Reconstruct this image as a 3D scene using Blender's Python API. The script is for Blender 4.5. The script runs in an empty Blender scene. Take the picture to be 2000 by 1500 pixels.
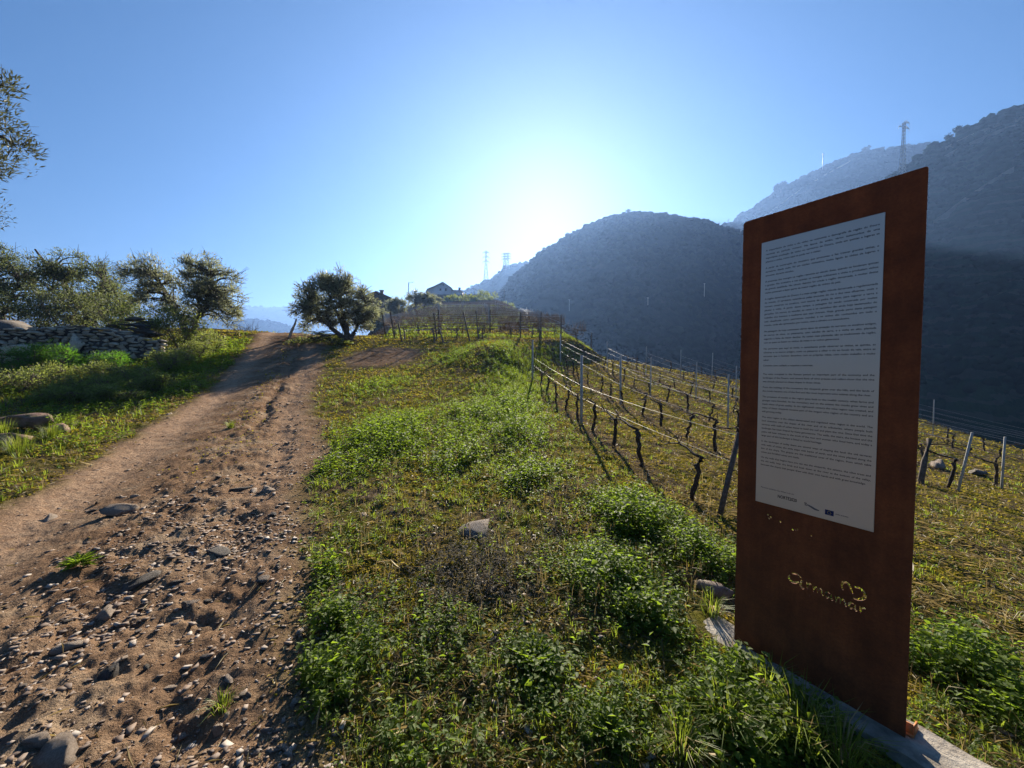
import bpy, bmesh, math, random
import numpy as np
from mathutils import Vector, Matrix

R = math.radians
SC = bpy.context.scene
COL = SC.collection
rnd = random.Random(7)
rng = np.random.default_rng(11)

# ------------------------------------------------------------------ camera, sky, sun, exposure
FPX, PITCH, EYE = 753.0, R(2.2), 1.5
cam_d = bpy.data.cameras.new('camera')
cam_d.sensor_width = 36.0
cam_d.lens = 36.0 * FPX / 2000.0
cam_d.clip_start = 0.05
cam_d.clip_end = 20000
cam = bpy.data.objects.new('camera', cam_d)
cam.location = (0, 0, EYE)
cam.rotation_euler = (R(90) - PITCH, 0, 0)
COL.objects.link(cam)
SC.camera = cam

SUN_AZ, SUN_EL = R(4.85), R(23.3)
W = bpy.data.worlds.new('World')
SC.world = W
W.use_nodes = True
wn = W.node_tree.nodes
wl = W.node_tree.links
bg = wn['Background']
sky = wn.new('ShaderNodeTexSky')
sky.sky_type = 'NISHITA'
sky.sun_disc = False
sky.sun_elevation = SUN_EL
sky.sun_rotation = SUN_AZ
sky.altitude = 250
sky.air_density = 1.0
sky.dust_density = 0.4
sky.ozone_density = 5.0
hs = wn.new('ShaderNodeHueSaturation')
hs.inputs['Hue'].default_value = 0.500; hs.inputs['Saturation'].default_value = 1.22; hs.inputs['Value'].default_value = 0.62
wl.new(sky.outputs[0], hs.inputs['Color']); wl.new(hs.outputs[0], bg.inputs[0])
bg.inputs[1].default_value = 0.05

sun_d = bpy.data.lights.new('sun', 'SUN')
sun_d.energy = 5.0
sun_d.angle = R(0.5)
sun_d.color = (1.0, 0.90, 0.74)
sun = bpy.data.objects.new('sun', sun_d)
SDIR = Vector((math.sin(SUN_AZ) * math.cos(SUN_EL), math.cos(SUN_AZ) * math.cos(SUN_EL), math.sin(SUN_EL)))
sun.rotation_euler = SDIR.to_track_quat('Z', 'Y').to_euler()
sun.location = (0, 0, 30)
COL.objects.link(sun)

SC.view_settings.view_transform = 'Standard'
SC.view_settings.look = 'None'
SC.view_settings.gamma = 1
SC.view_settings.use_curve_mapping = False
SC.view_settings.exposure = 1.65
SC.cycles.use_denoising = True
SC.cycles.max_bounces = 6
SC.cycles.diffuse_bounces = 3
SC.cycles.transmission_bounces = 4
SC.cycles.volume_bounces = 0
SC.cycles.transparent_max_bounces = 8

HAZE_DENSITY = 0.00025

# ------------------------------------------------------------------ helpers: tags, meshes, noise
def tag(o, label=None, cat=None, group=None, kind=None):
    if label: o['label'] = label
    if cat: o['category'] = cat
    if group: o['group'] = group
    if kind: o['kind'] = kind
    return o

def link(name, me, mat=None, parent=None, loc=None):
    o = bpy.data.objects.new(name, me)
    if mat is not None and me is not None and len(me.materials) == 0:
        me.materials.append(mat)
    COL.objects.link(o)
    if parent is not None: o.parent = parent
    if loc is not None: o.location = loc
    return o

def empty(name, loc=(0, 0, 0), rz=0.0):
    o = bpy.data.objects.new(name, None)
    o.empty_display_size = 0.2
    o.location = loc
    o.rotation_euler = (0, 0, rz)
    COL.objects.link(o)
    return o

def np_mesh(name, V, T, attrs=None, smooth=False):
    V = np.ascontiguousarray(V, dtype=np.float32)
    T = np.ascontiguousarray(T, dtype=np.int32)
    k = T.shape[1]
    me = bpy.data.meshes.new(name)
    me.vertices.add(len(V)); me.vertices.foreach_set('co', V.ravel())
    me.loops.add(T.size); me.loops.foreach_set('vertex_index', T.ravel())
    me.polygons.add(len(T))
    me.polygons.foreach_set('loop_start', np.arange(0, T.size, k, dtype=np.int32))
    if smooth:
        me.polygons.foreach_set('use_smooth', np.ones(len(T), dtype=bool))
    me.update(calc_edges=True)
    for nm, (kind, arr) in (attrs or {}).items():
        a = me.attributes.new(nm, kind, 'POINT')
        arr = np.ascontiguousarray(arr, dtype=np.float32)
        a.data.foreach_set('value' if kind == 'FLOAT' else 'color', arr.ravel())
    return me

class Geo:
    """collects small pieces and becomes ONE mesh"""
    def __init__(s): s.V = []; s.T = []; s.A = []; s.n = 0
    def add(s, V, T, a=None):
        V = np.asarray(V, float); T = np.asarray(T, int)
        s.V.append(V); s.T.append(T + s.n); s.n += len(V)
        s.A.append(np.full(len(V), 0.5) if a is None else (np.full(len(V), a) if np.isscalar(a) else a))
    def mesh(s, name, smooth=False):
        return np_mesh(name, np.concatenate(s.V), np.concatenate(s.T), {'var': ('FLOAT', np.concatenate(s.A))}, smooth)

def quads(T): 
    T = np.asarray(T)
    return np.concatenate([T[:, [0, 1, 2]], T[:, [0, 2, 3]]])

def tube(pts, rad, n=6, cap=True):
    pts = np.asarray(pts, float); m = len(pts)
    rad = np.full(m, rad) if np.isscalar(rad) else np.asarray(rad, float)
    d = np.gradient(pts, axis=0)
    d /= np.linalg.norm(d, axis=1, keepdims=True) + 1e-9
    ref = np.where(np.abs(d[:, 2:3]) > 0.9, np.array([[1., 0, 0]]), np.array([[0, 0, 1.]]))
    a = np.cross(ref, d); a /= np.linalg.norm(a, axis=1, keepdims=True) + 1e-9
    b = np.cross(d, a)
    th = np.arange(n) * 2 * np.pi / n
    V = pts[:, None, :] + rad[:, None, None] * (np.cos(th)[None, :, None] * a[:, None, :] + np.sin(th)[None, :, None] * b[:, None, :])
    V = V.reshape(-1, 3)
    i = np.arange(m - 1)[:, None] * n; j = np.arange(n)[None, :]; j2 = (j + 1) % n
    Q = np.stack([i + j, i + j2, i + n + j2, i + n + j], -1).reshape(-1, 4)
    T = quads(Q)
    if cap:
        V = np.concatenate([V, pts[:1], pts[-1:]])
        c0, c1 = m * n, m * n + 1; jj = np.arange(n); k2 = (jj + 1) % n
        T = np.concatenate([T, np.stack([k2, jj, np.full(n, c0)], 1), np.stack([(m - 1) * n + jj, (m - 1) * n + k2, np.full(n, c1)], 1)])
    return V, T

def boxg(c, s, rz=0.0, rot=None):
    x, y, z = np.array(s) / 2.0
    V = np.array([[-x, -y, -z], [x, -y, -z], [x, y, -z], [-x, y, -z], [-x, -y, z], [x, -y, z], [x, y, z], [-x, y, z]])
    if rot is not None: V = V @ np.array(rot).T
    if rz:
        co, si = math.cos(rz), math.sin(rz)
        V = V @ np.array([[co, si, 0], [-si, co, 0], [0, 0, 1]])
    Q = [[0, 3, 2, 1], [4, 5, 6, 7], [0, 1, 5, 4], [1, 2, 6, 5], [2, 3, 7, 6], [3, 0, 4, 7]]
    return V + np.array(c), quads(Q)

def bev_box(name, sx, sy, sz, bev, seg=2, loc=(0, 0, 0)):
    bm = bmesh.new()
    bmesh.ops.create_cube(bm, size=1.0)
    for v in bm.verts: v.co = Vector((v.co.x * sx, v.co.y * sy, v.co.z * sz)) + Vector(loc)
    bmesh.ops.bevel(bm, geom=list(bm.edges), offset=bev, segments=seg, affect='EDGES', profile=0.6)
    me = bpy.data.meshes.new(name); bm.to_mesh(me); bm.free()
    return me

def h2(ix, iy, seed):
    h = (ix.astype(np.int64) * 374761393 + iy.astype(np.int64) * 668265263 + seed * 974711) & 0xffffffff
    h = ((h ^ (h >> 13)) * 1274126177) & 0xffffffff
    h = ((h ^ (h >> 16)) * 668265263) & 0xffffffff
    return ((h ^ (h >> 15)) & 0xffffff) / float(0xffffff)

def vn(x, y, seed=0):
    x = np.asarray(x, float); y = np.asarray(y, float)
    ix = np.floor(x); iy = np.floor(y); fx = x - ix; fy = y - iy
    fx = fx * fx * (3 - 2 * fx); fy = fy * fy * (3 - 2 * fy)
    a = h2(ix, iy, seed); b = h2(ix + 1, iy, seed); c = h2(ix, iy + 1, seed); d = h2(ix + 1, iy + 1, seed)
    return ((a * (1 - fx) + b * fx) * (1 - fy) + (c * (1 - fx) + d * fx) * fy) * 2 - 1

def fbm(x, y, octv=4, seed=0, gain=0.5):
    s = 0; a = 1.0; t = 0
    for k in range(octv):
        s = s + a * vn(x, y, seed + k * 17); t += a; a *= gain
        x = x * 2.03 + 3.7; y = y * 2.03 - 1.9
    return s / t

def ss(a, b, t):
    t = np.clip((t - a) / (b - a), 0, 1)
    return t * t * (3 - 2 * t)

# ------------------------------------------------------------------ terrain shape
XBY = [0, 3, 6, 10, 15, 20, 24, 40, 60, 115, 190, 260]
XBX = [1.4, 1.3, 1.0, 0.5, 0.1, 1.9, 4.6, 7.0, 9.0, 12.0, 8.0, 5.0]

def H0(x, y):
    x = np.asarray(x, float); y = np.asarray(y, float)
    yp = np.clip(y, 0, None)
    u1 = 0.0065 * np.minimum(yp, 22) ** 2
    t = x / np.maximum(yp, 6)
    sl = (1 - 0.30 * (1 - ss(-0.36, -0.20, t))) * (1 - 0.12 * ss(-0.04, 0.06, t))
    vine = np.where(yp > 22, 3.146 + sl * (0.178 * (np.minimum(yp, 100) - 22) + 0.215 * (np.clip(yp, 100, 188) - 100)) - 0.3 * np.clip(yp - 210, 0, None), u1)
    crest = np.where(yp > 22, 3.146 + 0.12 * (np.minimum(yp, 25) - 22) - 0.14 * np.clip(yp - 27, 0, None), u1)
    k = ss(-0.52, -0.32, t)
    up = crest * (1 - k) + vine * k
    up = up + 0.055 * np.clip(-x - 8, 0, 12) * ss(5, 12, yp) * (1 - ss(24, 40, yp))
    up = up + 0.7 * np.exp(-((x + 0.9) / 1.5) ** 2 - ((y - 17) / 3.4) ** 2)
    lo = 0.0050 * np.minimum(yp, 24) ** 2 - 0.16 * np.clip(x - 1.2, 0, None) - 0.45 * np.clip(x - 22, 0, None) - 0.5 * np.clip(yp - 25.5, 0, None)
    xb = np.interp(yp, XBY, XBX)
    w = 0.6 + 0.03 * yp + 0.0004 * yp ** 2
    b = ss(xb - w, xb + w, x)
    z = up * (1 - b) + lo * b
    return np.maximum(z, -64.0)

def track_s(x, y):
    wob = 0.25 * vn(y * 0.35, y * 0 + 2.0, 5)
    tl = -3.3 - 0.5 * y + wob; tr = -0.25 - 0.48 * y + 0.3 * vn(y * 0.5, y * 0 + 7.0, 9)
    return (x - tl) / (tr - tl)

def track_mask(x, y):
    s = track_s(x, y) + 0.08 * fbm(x * 1.6, y * 1.6, 3, 21)
    m = ss(-0.10, 0.06, s) * (1 - ss(0.90, 1.12, s)) * (1 - ss(30, 36, y))
    bare = np.exp(-((x + 6.0) / 2.6) ** 2 - ((y - 18.0) / 3.0) ** 2) * 1.1
    return np.clip(np.maximum(m, ss(0.45, 0.8, bare + 0.25 * fbm(x * 0.9, y * 0.9, 3, 33))), 0, 1)

def detail(x, y):
    d = np.hypot(x, y)
    near = 1 - ss(14, 60, d)
    m = track_mask(x, y); s = track_s(x, y)
    g = fbm(x * 0.8, y * 0.8, 3, 1) * 0.05 + fbm(x * 3.1, y * 3.1, 4, 2) * 0.032 + fbm(x * 11, y * 11, 3, 3) * 0.013
    lumps = -np.abs(fbm(x * 5.5, y * 5.5, 3, 4)) * 0.035
    rough = ss(0.28, 0.5, s) * (1 - ss(0.8, 1.0, s))
    tr = fbm(x * 2.2, y * 2.2, 4, 6) * 0.03 + rough * (np.abs(fbm(x * 4.2, y * 4.2, 4, 7)) * 0.075 + fbm(x * 14, y * 14, 3, 8) * 0.016)
    tr = tr - 0.06 * np.exp(-((s - 0.16) / 0.13) ** 2) - 0.05 * np.exp(-((s - 0.80) / 0.08) ** 2)
    tr = tr - 0.09 * np.exp(-((s - 0.62 - 0.06 * vn(y * 0.9, y * 0, 12)) / 0.045) ** 2) * ss(-0.3, 0.4, vn(y * 0.6, y * 0 + 4, 13))
    tr = tr + 0.008 * fbm(x * 22, y * 22, 2, 14)
    base = (g + lumps) * (1 - m) + tr * m
    pad = np.exp(-(((x - 1.45) / 0.55) ** 4 + ((y - 1.75) / 0.6) ** 4))
    return base * near * (1 - pad)

def H(x, y):
    return H0(x, y) + detail(x, y)

def h1(x, y): return float(H(np.array([x]), np.array([y]))[0])

FW = np.array([0, math.cos(PITCH), -math.sin(PITCH)]); UPV = np.array([0, math.sin(PITCH), math.cos(PITCH)])
def ray(px, py): return FW + np.array([1., 0, 0]) * (px - 1000) / FPX - UPV * (py - 750) / FPX
def at(px, py, Y):
    r = ray(px, py)
    return np.array([0, 0, EYE]) + r * (Y / r[1])
TT = np.geomspace(0.8, 600, 4000)
def ghit(px, py):
    r = ray(px, py)
    P = np.array([0, 0, EYE])[None] + TT[:, None] * r[None]
    below = np.nonzero(P[:, 2] < H(P[:, 0], P[:, 1]))[0]
    i = below[0] if len(below) else len(TT) - 1
    return P[i]
def onground(px, Y):
    x = (px - 1000) / FPX * Y
    return np.array([x, Y, h1(x, Y)])
# ------------------------------------------------------------------ materials
def newmat(name):
    m = bpy.data.materials.new(name); m.use_nodes = True
    nt = m.node_tree
    return m, nt, nt.nodes['Principled BSDF'], nt.nodes['Material Output']

def N(nt, t, **kw):
    n = nt.nodes.new(t)
    for k, v in kw.items():
        if k.startswith('_'): setattr(n, k[1:], v)
        else: n.inputs[k.replace('__', ' ')].default_value = v
    return n

def noise(nt, scale, detail=4, rough=0.55, coord=None, dist=0.0):
    n = nt.nodes.new('ShaderNodeTexNoise')
    n.inputs['Scale'].default_value = scale; n.inputs['Detail'].default_value = detail
    n.inputs['Roughness'].default_value = rough; n.inputs['Distortion'].default_value = dist
    if coord is not None: nt.links.new(coord, n.inputs['Vector'])
    return n

def ramp(nt, src, stops):
    r = nt.nodes.new('ShaderNodeValToRGB'); e = r.color_ramp.elements
    while len(e) < len(stops): e.new(0.5)
    for k, (p, c) in enumerate(stops):
        e[k].position = p; e[k].color = tuple(c) + (1,) if len(c) == 3 else c
    nt.links.new(src, r.inputs[0]); return r

def mix(nt, f, a, b, blend='MIX'):
    n = nt.nodes.new('ShaderNodeMix'); n.data_type = 'RGBA'; n.blend_type = blend
    for v, i in ((f, 0), (a, 6), (b, 7)):
        if isinstance(v, (int, float)): n.inputs[i].default_value = v
        elif isinstance(v, tuple): n.inputs[i].default_value = v + (1,) if len(v) == 3 else v
        else: nt.links.new(v, n.inputs[i])
    return n.outputs[2]

def math_(nt, op, a, b=0.5, clamp=False):
    n = nt.nodes.new('ShaderNodeMath'); n.operation = op; n.use_clamp = clamp
    for v, i in ((a, 0), (b, 1)):
        if isinstance(v, (int, float)): n.inputs[i].default_value = v
        else: nt.links.new(v, n.inputs[i])
    return n.outputs[0]

def bump(nt, src, dist, strength=1.0, prev=None):
    b = nt.nodes.new('ShaderNodeBump'); b.inputs['Strength'].default_value = strength; b.inputs['Distance'].default_value = dist
    nt.links.new(src, b.inputs['Height'])
    if prev is not None: nt.links.new(prev, b.inputs['Normal'])
    return b.outputs[0]

def simple(name, c1, c2, scale=6, rough=0.85, bdist=0.01, bscale=None, metal=0.0, spec=0.3, detail=5):
    m, nt, p, o = newmat(name)
    tc = nt.nodes.new('ShaderNodeTexCoord').outputs['Object']
    n = noise(nt, scale, detail, 0.6, tc)
    r = ramp(nt, n.outputs[0], [(0.3, c1), (0.7, c2)])
    nt.links.new(r.outputs[0], p.inputs['Base Color'])
    p.inputs['Roughness'].default_value = rough; p.inputs['Metallic'].default_value = metal
    p.inputs['Specular IOR Level'].default_value = spec
    if bdist:
        n2 = noise(nt, bscale or scale * 3, 5, 0.6, tc)
        nt.links.new(bump(nt, n2.outputs[0], bdist), p.inputs['Normal'])
    return m

def leafmat(name, dark, light, trans, tf=0.45, rough=0.55, spec=0.35):
    m, nt, p, o = newmat(name)
    at_ = nt.nodes.new('ShaderNodeAttribute'); at_.attribute_name = 'var'
    c = mix(nt, at_.outputs['Fac'], dark, light)
    t = mix(nt, at_.outputs['Fac'], tuple(v * 0.6 for v in trans), trans)
    nt.links.new(c, p.inputs['Base Color'])
    p.inputs['Roughness'].default_value = rough; p.inputs['Specular IOR Level'].default_value = spec
    tr = nt.nodes.new('ShaderNodeBsdfTranslucent'); nt.links.new(t, tr.inputs[0])
    mx = nt.nodes.new('ShaderNodeMixShader'); mx.inputs[0].default_value = tf
    nt.links.new(p.outputs[0], mx.inputs[1]); nt.links.new(tr.outputs[0], mx.inputs[2])
    nt.links.new(mx.outputs[0], o.inputs[0])
    return m

M = {}
M['weed'] = leafmat('weed_leaf', (0.045, 0.082, 0.012), (0.12, 0.17, 0.024), (0.32, 0.46, 0.03), 0.52, 0.62, 0.22)
M['weedgrey'] = leafmat('grey_leaf', (0.085, 0.075, 0.055), (0.20, 0.18, 0.15), (0.20, 0.17, 0.12), 0.35, 0.85, 0.05)
M['grass'] = leafmat('grass_blade', (0.06, 0.10, 0.014), (0.15, 0.19, 0.03), (0.34, 0.43, 0.04), 0.5)
M['moss'] = leafmat('moss', (0.095, 0.090, 0.013), (0.27, 0.215, 0.03), (0.48, 0.39, 0.04), 0.42, 0.9, 0.05)
M['straw'] = leafmat('straw', (0.15, 0.11, 0.05), (0.34, 0.27, 0.13), (0.42, 0.31, 0.12), 0.35)
M['olive'] = leafmat('olive_leaf', (0.10, 0.115, 0.08), (0.25, 0.265, 0.185), (0.36, 0.38, 0.19), 0.5, 0.45, 0.4)
M['shrub'] = leafmat('shrub_leaf', (0.06, 0.085, 0.026), (0.16, 0.19, 0.06), (0.34, 0.40, 0.08), 0.52)
M['treeleaf'] = leafmat('tree_leaf', (0.05, 0.07, 0.03), (0.14, 0.165, 0.075), (0.24, 0.28, 0.09), 0.45)
M['olivedark'] = leafmat('olive_leaf_dark', (0.04, 0.05, 0.032), (0.12, 0.13, 0.085), (0.15, 0.16, 0.07), 0.3)
M['fern'] = leafmat('fern_leaf', (0.04, 0.10, 0.015), (0.09, 0.19, 0.03), (0.20, 0.46, 0.03), 0.5)
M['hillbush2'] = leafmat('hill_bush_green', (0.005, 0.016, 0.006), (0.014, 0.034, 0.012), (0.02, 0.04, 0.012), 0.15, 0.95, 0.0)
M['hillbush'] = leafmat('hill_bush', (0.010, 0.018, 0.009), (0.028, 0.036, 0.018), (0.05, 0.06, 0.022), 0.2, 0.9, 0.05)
M['bark'] = simple('bark', (0.05, 0.04, 0.032), (0.13, 0.11, 0.09), 14, 0.95, 0.02)
M['vinebark'] = simple('vine_bark', (0.028, 0.02, 0.015), (0.085, 0.06, 0.045), 30, 0.95, 0.01)
M['twig'] = simple('twig_wood', (0.10, 0.07, 0.05), (0.22, 0.16, 0.11), 20, 0.9, 0.0)
M['postpale'] = simple('pale_post', (0.28, 0.28, 0.27), (0.48, 0.47, 0.45), 18, 0.85, 0.005)
M['postwood'] = simple('wood_post', (0.07, 0.055, 0.045), (0.17, 0.135, 0.11), 22, 0.9, 0.008)
M['wire'] = simple('wire_steel', (0.5, 0.5, 0.5), (0.65, 0.65, 0.65), 4, 0.4, 0, metal=1.0)
M['darksteel'] = simple('dark_steel', (0.10, 0.10, 0.11), (0.16, 0.16, 0.17), 2, 0.6, 0)
M['wiredull'] = simple('dull_wire', (0.2, 0.19, 0.18), (0.34, 0.32, 0.3), 4, 0.5, 0, metal=0.3)
M['galv'] = simple('galvanised_steel', (0.42, 0.43, 0.44), (0.6, 0.6, 0.6), 2, 0.5, 0, metal=0.3)
M['whitewall'] = simple('old_whitewash', (0.62, 0.62, 0.62), (0.86, 0.86, 0.85), 0.5, 0.9, 0.02, 4)
M['brownwall'] = simple('brown_render', (0.10, 0.075, 0.06), (0.2, 0.15, 0.12), 0.6, 0.9, 0.02, 4)
M['roof'] = simple('roof_tile', (0.16, 0.085, 0.055), (0.27, 0.16, 0.11), 1.5, 0.85, 0.03, 6)
M['glassdark'] = simple('window_glass', (0.02, 0.025, 0.03), (0.04, 0.045, 0.05), 1, 0.1, 0, spec=0.5)
M['concrete'] = simple('pad_concrete', (0.16, 0.13, 0.10), (0.42, 0.37, 0.30), 11, 0.9, 0.006, 70)
M['panel'] = simple('sign_panel', (0.56, 0.53, 0.48), (0.60, 0.57, 0.52), 3, 0.34, 0, metal=0.5, spec=0.5)
M['ink'] = simple('ink', (0.025, 0.025, 0.03), (0.035, 0.035, 0.04), 3, 0.6, 0)
M['inkgrey'] = simple('ink_grey', (0.10, 0.10, 0.11), (0.14, 0.14, 0.15), 3, 0.6, 0)
M['inkblue'] = simple('ink_blue', (0.012, 0.02, 0.09), (0.018, 0.03, 0.12), 3, 0.6, 0)
M['ochre'] = simple('orange_bracket', (0.35, 0.11, 0.03), (0.5, 0.18, 0.05), 20, 0.6, 0.002)

def rockmat(name, a, b, lich, moss=(0.12, 0.11, 0.03), lamt=0.62, mamt=0.66, sc=5):
    m, nt, p, o = newmat(name)
    tc = nt.nodes.new('ShaderNodeTexCoord').outputs['Object']
    info = nt.nodes.new('ShaderNodeObjectInfo')
    add = nt.nodes.new('ShaderNodeVectorMath'); nt.links.new(tc, add.inputs[0]); nt.links.new(info.outputs['Location'], add.inputs[1])
    v = add.outputs[0]
    c = ramp(nt, noise(nt, sc, 6, 0.65, v).outputs[0], [(0.3, a), (0.7, b)]).outputs[0]
    tint = mix(nt, info.outputs['Random'], (0.62, 0.6, 0.6), (1.25, 1.18, 1.08))
    c = mix(nt, 1.0, c, tint, 'MULTIPLY')
    l = ramp(nt, noise(nt, sc * 2.3, 5, 0.7, v).outputs[0], [(lamt - 0.05, (0, 0, 0)), (lamt + 0.04, (1, 1, 1))]).outputs[0]
    c = mix(nt, l, c, lich)
    k = ramp(nt, noise(nt, sc * 0.8, 4, 0.7, v).outputs[0], [(mamt - 0.06, (0, 0, 0)), (mamt + 0.05, (1, 1, 1))]).outputs[0]
    c = mix(nt, k, c, moss)
    nt.links.new(c, p.inputs['Base Color']); p.inputs['Roughness'].default_value = 0.85; p.inputs['Specular IOR Level'].default_value = 0.3
    nt.links.new(bump(nt, noise(nt, sc * 5, 6, 0.7, v).outputs[0], 0.02), p.inputs['Normal'])
    return m
M['schist'] = rockmat('wall_schist', (0.36, 0.31, 0.24), (0.66, 0.60, 0.50), (0.8, 0.77, 0.7))
M['slate'] = rockmat('dark_slate', (0.065, 0.058, 0.052), (0.19, 0.17, 0.15), (0.25, 0.25, 0.22), lamt=0.72, mamt=0.75)
M['redrock'] = rockmat('reddish_rock', (0.17, 0.10, 0.075), (0.32, 0.22, 0.17), (0.4, 0.33, 0.26), lamt=0.72, mamt=0.57)
M['stone'] = rockmat('track_stone', (0.27, 0.21, 0.165), (0.52, 0.44, 0.37), (0.5, 0.46, 0.42), lamt=0.72, mamt=0.85, sc=14)

def gravelmat():
    m, nt, p, o = newmat('gravel')
    a = nt.nodes.new('ShaderNodeAttribute'); a.attribute_name = 'var'
    r = ramp(nt, a.outputs['Fac'], [(0.0, (0.08, 0.052, 0.036)), (0.5, (0.17, 0.115, 0.08)), (0.85, (0.24, 0.185, 0.145)), (1.0, (0.36, 0.31, 0.26))])
    nt.links.new(r.outputs[0], p.inputs['Base Color']); p.inputs['Roughness'].default_value = 0.75
    return m
M['gravel'] = gravelmat()

def groundmat():
    m, nt, p, o = newmat('ground')
    tc = nt.nodes.new('ShaderNodeTexCoord').outputs['Object']
    a = nt.nodes.new('ShaderNodeAttribute'); a.attribute_name = 'mask'
    sep = nt.nodes.new('ShaderNodeSeparateColor'); nt.links.new(a.outputs['Color'], sep.inputs[0])
    n1 = noise(nt, 2.2, 6, 0.65, tc); n2 = noise(nt, 9, 6, 0.7, tc); n3 = noise(nt, 40, 5, 0.7, tc); n4 = noise(nt, 0.35, 4, 0.6, tc)
    # track earth
    tr = ramp(nt, n1.outputs[0], [(0.32, (0.155, 0.095, 0.06)), (0.5, (0.27, 0.175, 0.11)), (0.68, (0.36, 0.27, 0.185))]).outputs[0]
    tr = mix(nt, 0.55, tr, ramp(nt, n3.outputs[0], [(0.35, (0.45, 0.45, 0.45)), (0.65, (1.25, 1.2, 1.15))]).outputs[0], 'MULTIPLY')
    rut = ramp(nt, n2.outputs[0], [(0.3, (0.29, 0.18, 0.112)), (0.7, (0.46, 0.32, 0.215))]).outputs[0]
    tr = mix(nt, sep.outputs['Green'], tr, rut)
    # meadow soil with moss
    so = ramp(nt, n2.outputs[0], [(0.3, (0.085, 0.062, 0.04)), (0.7, (0.19, 0.14, 0.09))]).outputs[0]
    mo = ramp(nt, n3.outputs[0], [(0.3, (0.065, 0.065, 0.014)), (0.7, (0.19, 0.17, 0.035))]).outputs[0]
    mk = ramp(nt, n1.outputs[0], [(0.40, (0, 0, 0)), (0.56, (1, 1, 1))]).outputs[0]
    me = mix(nt, math_(nt, 'MULTIPLY', mk, math_(nt, 'SUBTRACT', 1.0, a.outputs['Alpha'])), so, mo)
    # far slope: green-brown
    fa = ramp(nt, n4.outputs[0], [(0.35, (0.05, 0.034, 0.026)), (0.55, (0.085, 0.06, 0.042)), (0.72, (0.07, 0.085, 0.022))]).outputs[0]
    c = mix(nt, sep.outputs['Blue'], me, fa)
    c = mix(nt, sep.outputs['Red'], c, tr)
    nt.links.new(c, p.inputs['Base Color']); p.inputs['Roughness'].default_value = 1.0; p.inputs['Specular IOR Level'].default_value = 0.0
    b = bump(nt, n3.outputs[0], 0.03); b = bump(nt, n2.outputs[0], 0.05, 1.0, b)
    nt.links.new(b, p.inputs['Normal'])
    return m
M['ground'] = groundmat()

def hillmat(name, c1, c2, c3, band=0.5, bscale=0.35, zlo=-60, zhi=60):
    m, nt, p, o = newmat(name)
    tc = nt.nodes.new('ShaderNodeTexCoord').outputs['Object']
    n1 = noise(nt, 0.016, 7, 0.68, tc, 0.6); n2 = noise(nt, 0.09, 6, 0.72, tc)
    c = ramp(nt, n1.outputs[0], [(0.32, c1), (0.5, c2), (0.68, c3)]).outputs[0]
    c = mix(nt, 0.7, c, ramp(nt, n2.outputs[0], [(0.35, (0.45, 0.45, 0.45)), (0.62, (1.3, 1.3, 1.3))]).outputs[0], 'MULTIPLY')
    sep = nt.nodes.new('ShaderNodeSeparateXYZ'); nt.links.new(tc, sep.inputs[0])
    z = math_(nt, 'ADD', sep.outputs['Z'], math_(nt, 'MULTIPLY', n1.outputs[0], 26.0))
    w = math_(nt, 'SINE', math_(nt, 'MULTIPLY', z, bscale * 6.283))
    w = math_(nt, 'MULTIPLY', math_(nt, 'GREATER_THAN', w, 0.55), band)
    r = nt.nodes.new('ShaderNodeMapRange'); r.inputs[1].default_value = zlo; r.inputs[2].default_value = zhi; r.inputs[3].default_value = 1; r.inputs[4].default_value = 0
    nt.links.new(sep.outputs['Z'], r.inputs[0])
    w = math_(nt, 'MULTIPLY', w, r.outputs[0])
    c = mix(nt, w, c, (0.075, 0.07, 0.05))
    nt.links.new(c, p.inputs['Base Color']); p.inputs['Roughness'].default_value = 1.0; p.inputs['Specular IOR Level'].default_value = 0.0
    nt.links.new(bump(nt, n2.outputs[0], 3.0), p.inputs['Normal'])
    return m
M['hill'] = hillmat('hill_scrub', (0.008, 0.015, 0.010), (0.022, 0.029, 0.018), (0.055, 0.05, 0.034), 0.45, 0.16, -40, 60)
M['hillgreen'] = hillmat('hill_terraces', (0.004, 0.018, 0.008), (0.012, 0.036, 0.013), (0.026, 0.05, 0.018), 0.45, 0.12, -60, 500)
M['farhill'] = hillmat('far_hill', (0.03, 0.045, 0.03), (0.05, 0.07, 0.04), (0.08, 0.09, 0.05), 0.0)

def cortenmat():
    m, nt, p, o = newmat('weathered_steel')
    tc = nt.nodes.new('ShaderNodeTexCoord').outputs['Object']
    mp = nt.nodes.new('ShaderNodeMapping'); mp.inputs['Scale'].default_value = (9, 0.7, 9); nt.links.new(tc, mp.inputs[0])
    n1 = noise(nt, 2.0, 6, 0.6, mp.outputs[0]); n2 = noise(nt, 5.0, 6, 0.7, tc); n3 = noise(nt, 120, 4, 0.7, tc)
    c = ramp(nt, n2.outputs[0], [(0.3, (0.11, 0.032, 0.010)), (0.55, (0.20, 0.054, 0.016)), (0.75, (0.25, 0.075, 0.022))]).outputs[0]
    c = mix(nt, 0.45, c, ramp(nt, n1.outputs[0], [(0.35, (0.6, 0.56, 0.52)), (0.65, (1.2, 1.2, 1.2))]).outputs[0], 'MULTIPLY')
    c = mix(nt, 0.35, c, ramp(nt, n3.outputs[0], [(0.35, (0.5, 0.5, 0.5)), (0.65, (1.3, 1.3, 1.3))]).outputs[0], 'MULTIPLY')
    nt.links.new(c, p.inputs['Base Color']); p.inputs['Roughness'].default_value = 0.75; p.inputs['Specular IOR Level'].default_value = 0.3
    nt.links.new(bump(nt, n3.outputs[0], 0.0015), p.inputs['Normal'])
    return m
M['corten'] = cortenmat()

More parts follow.
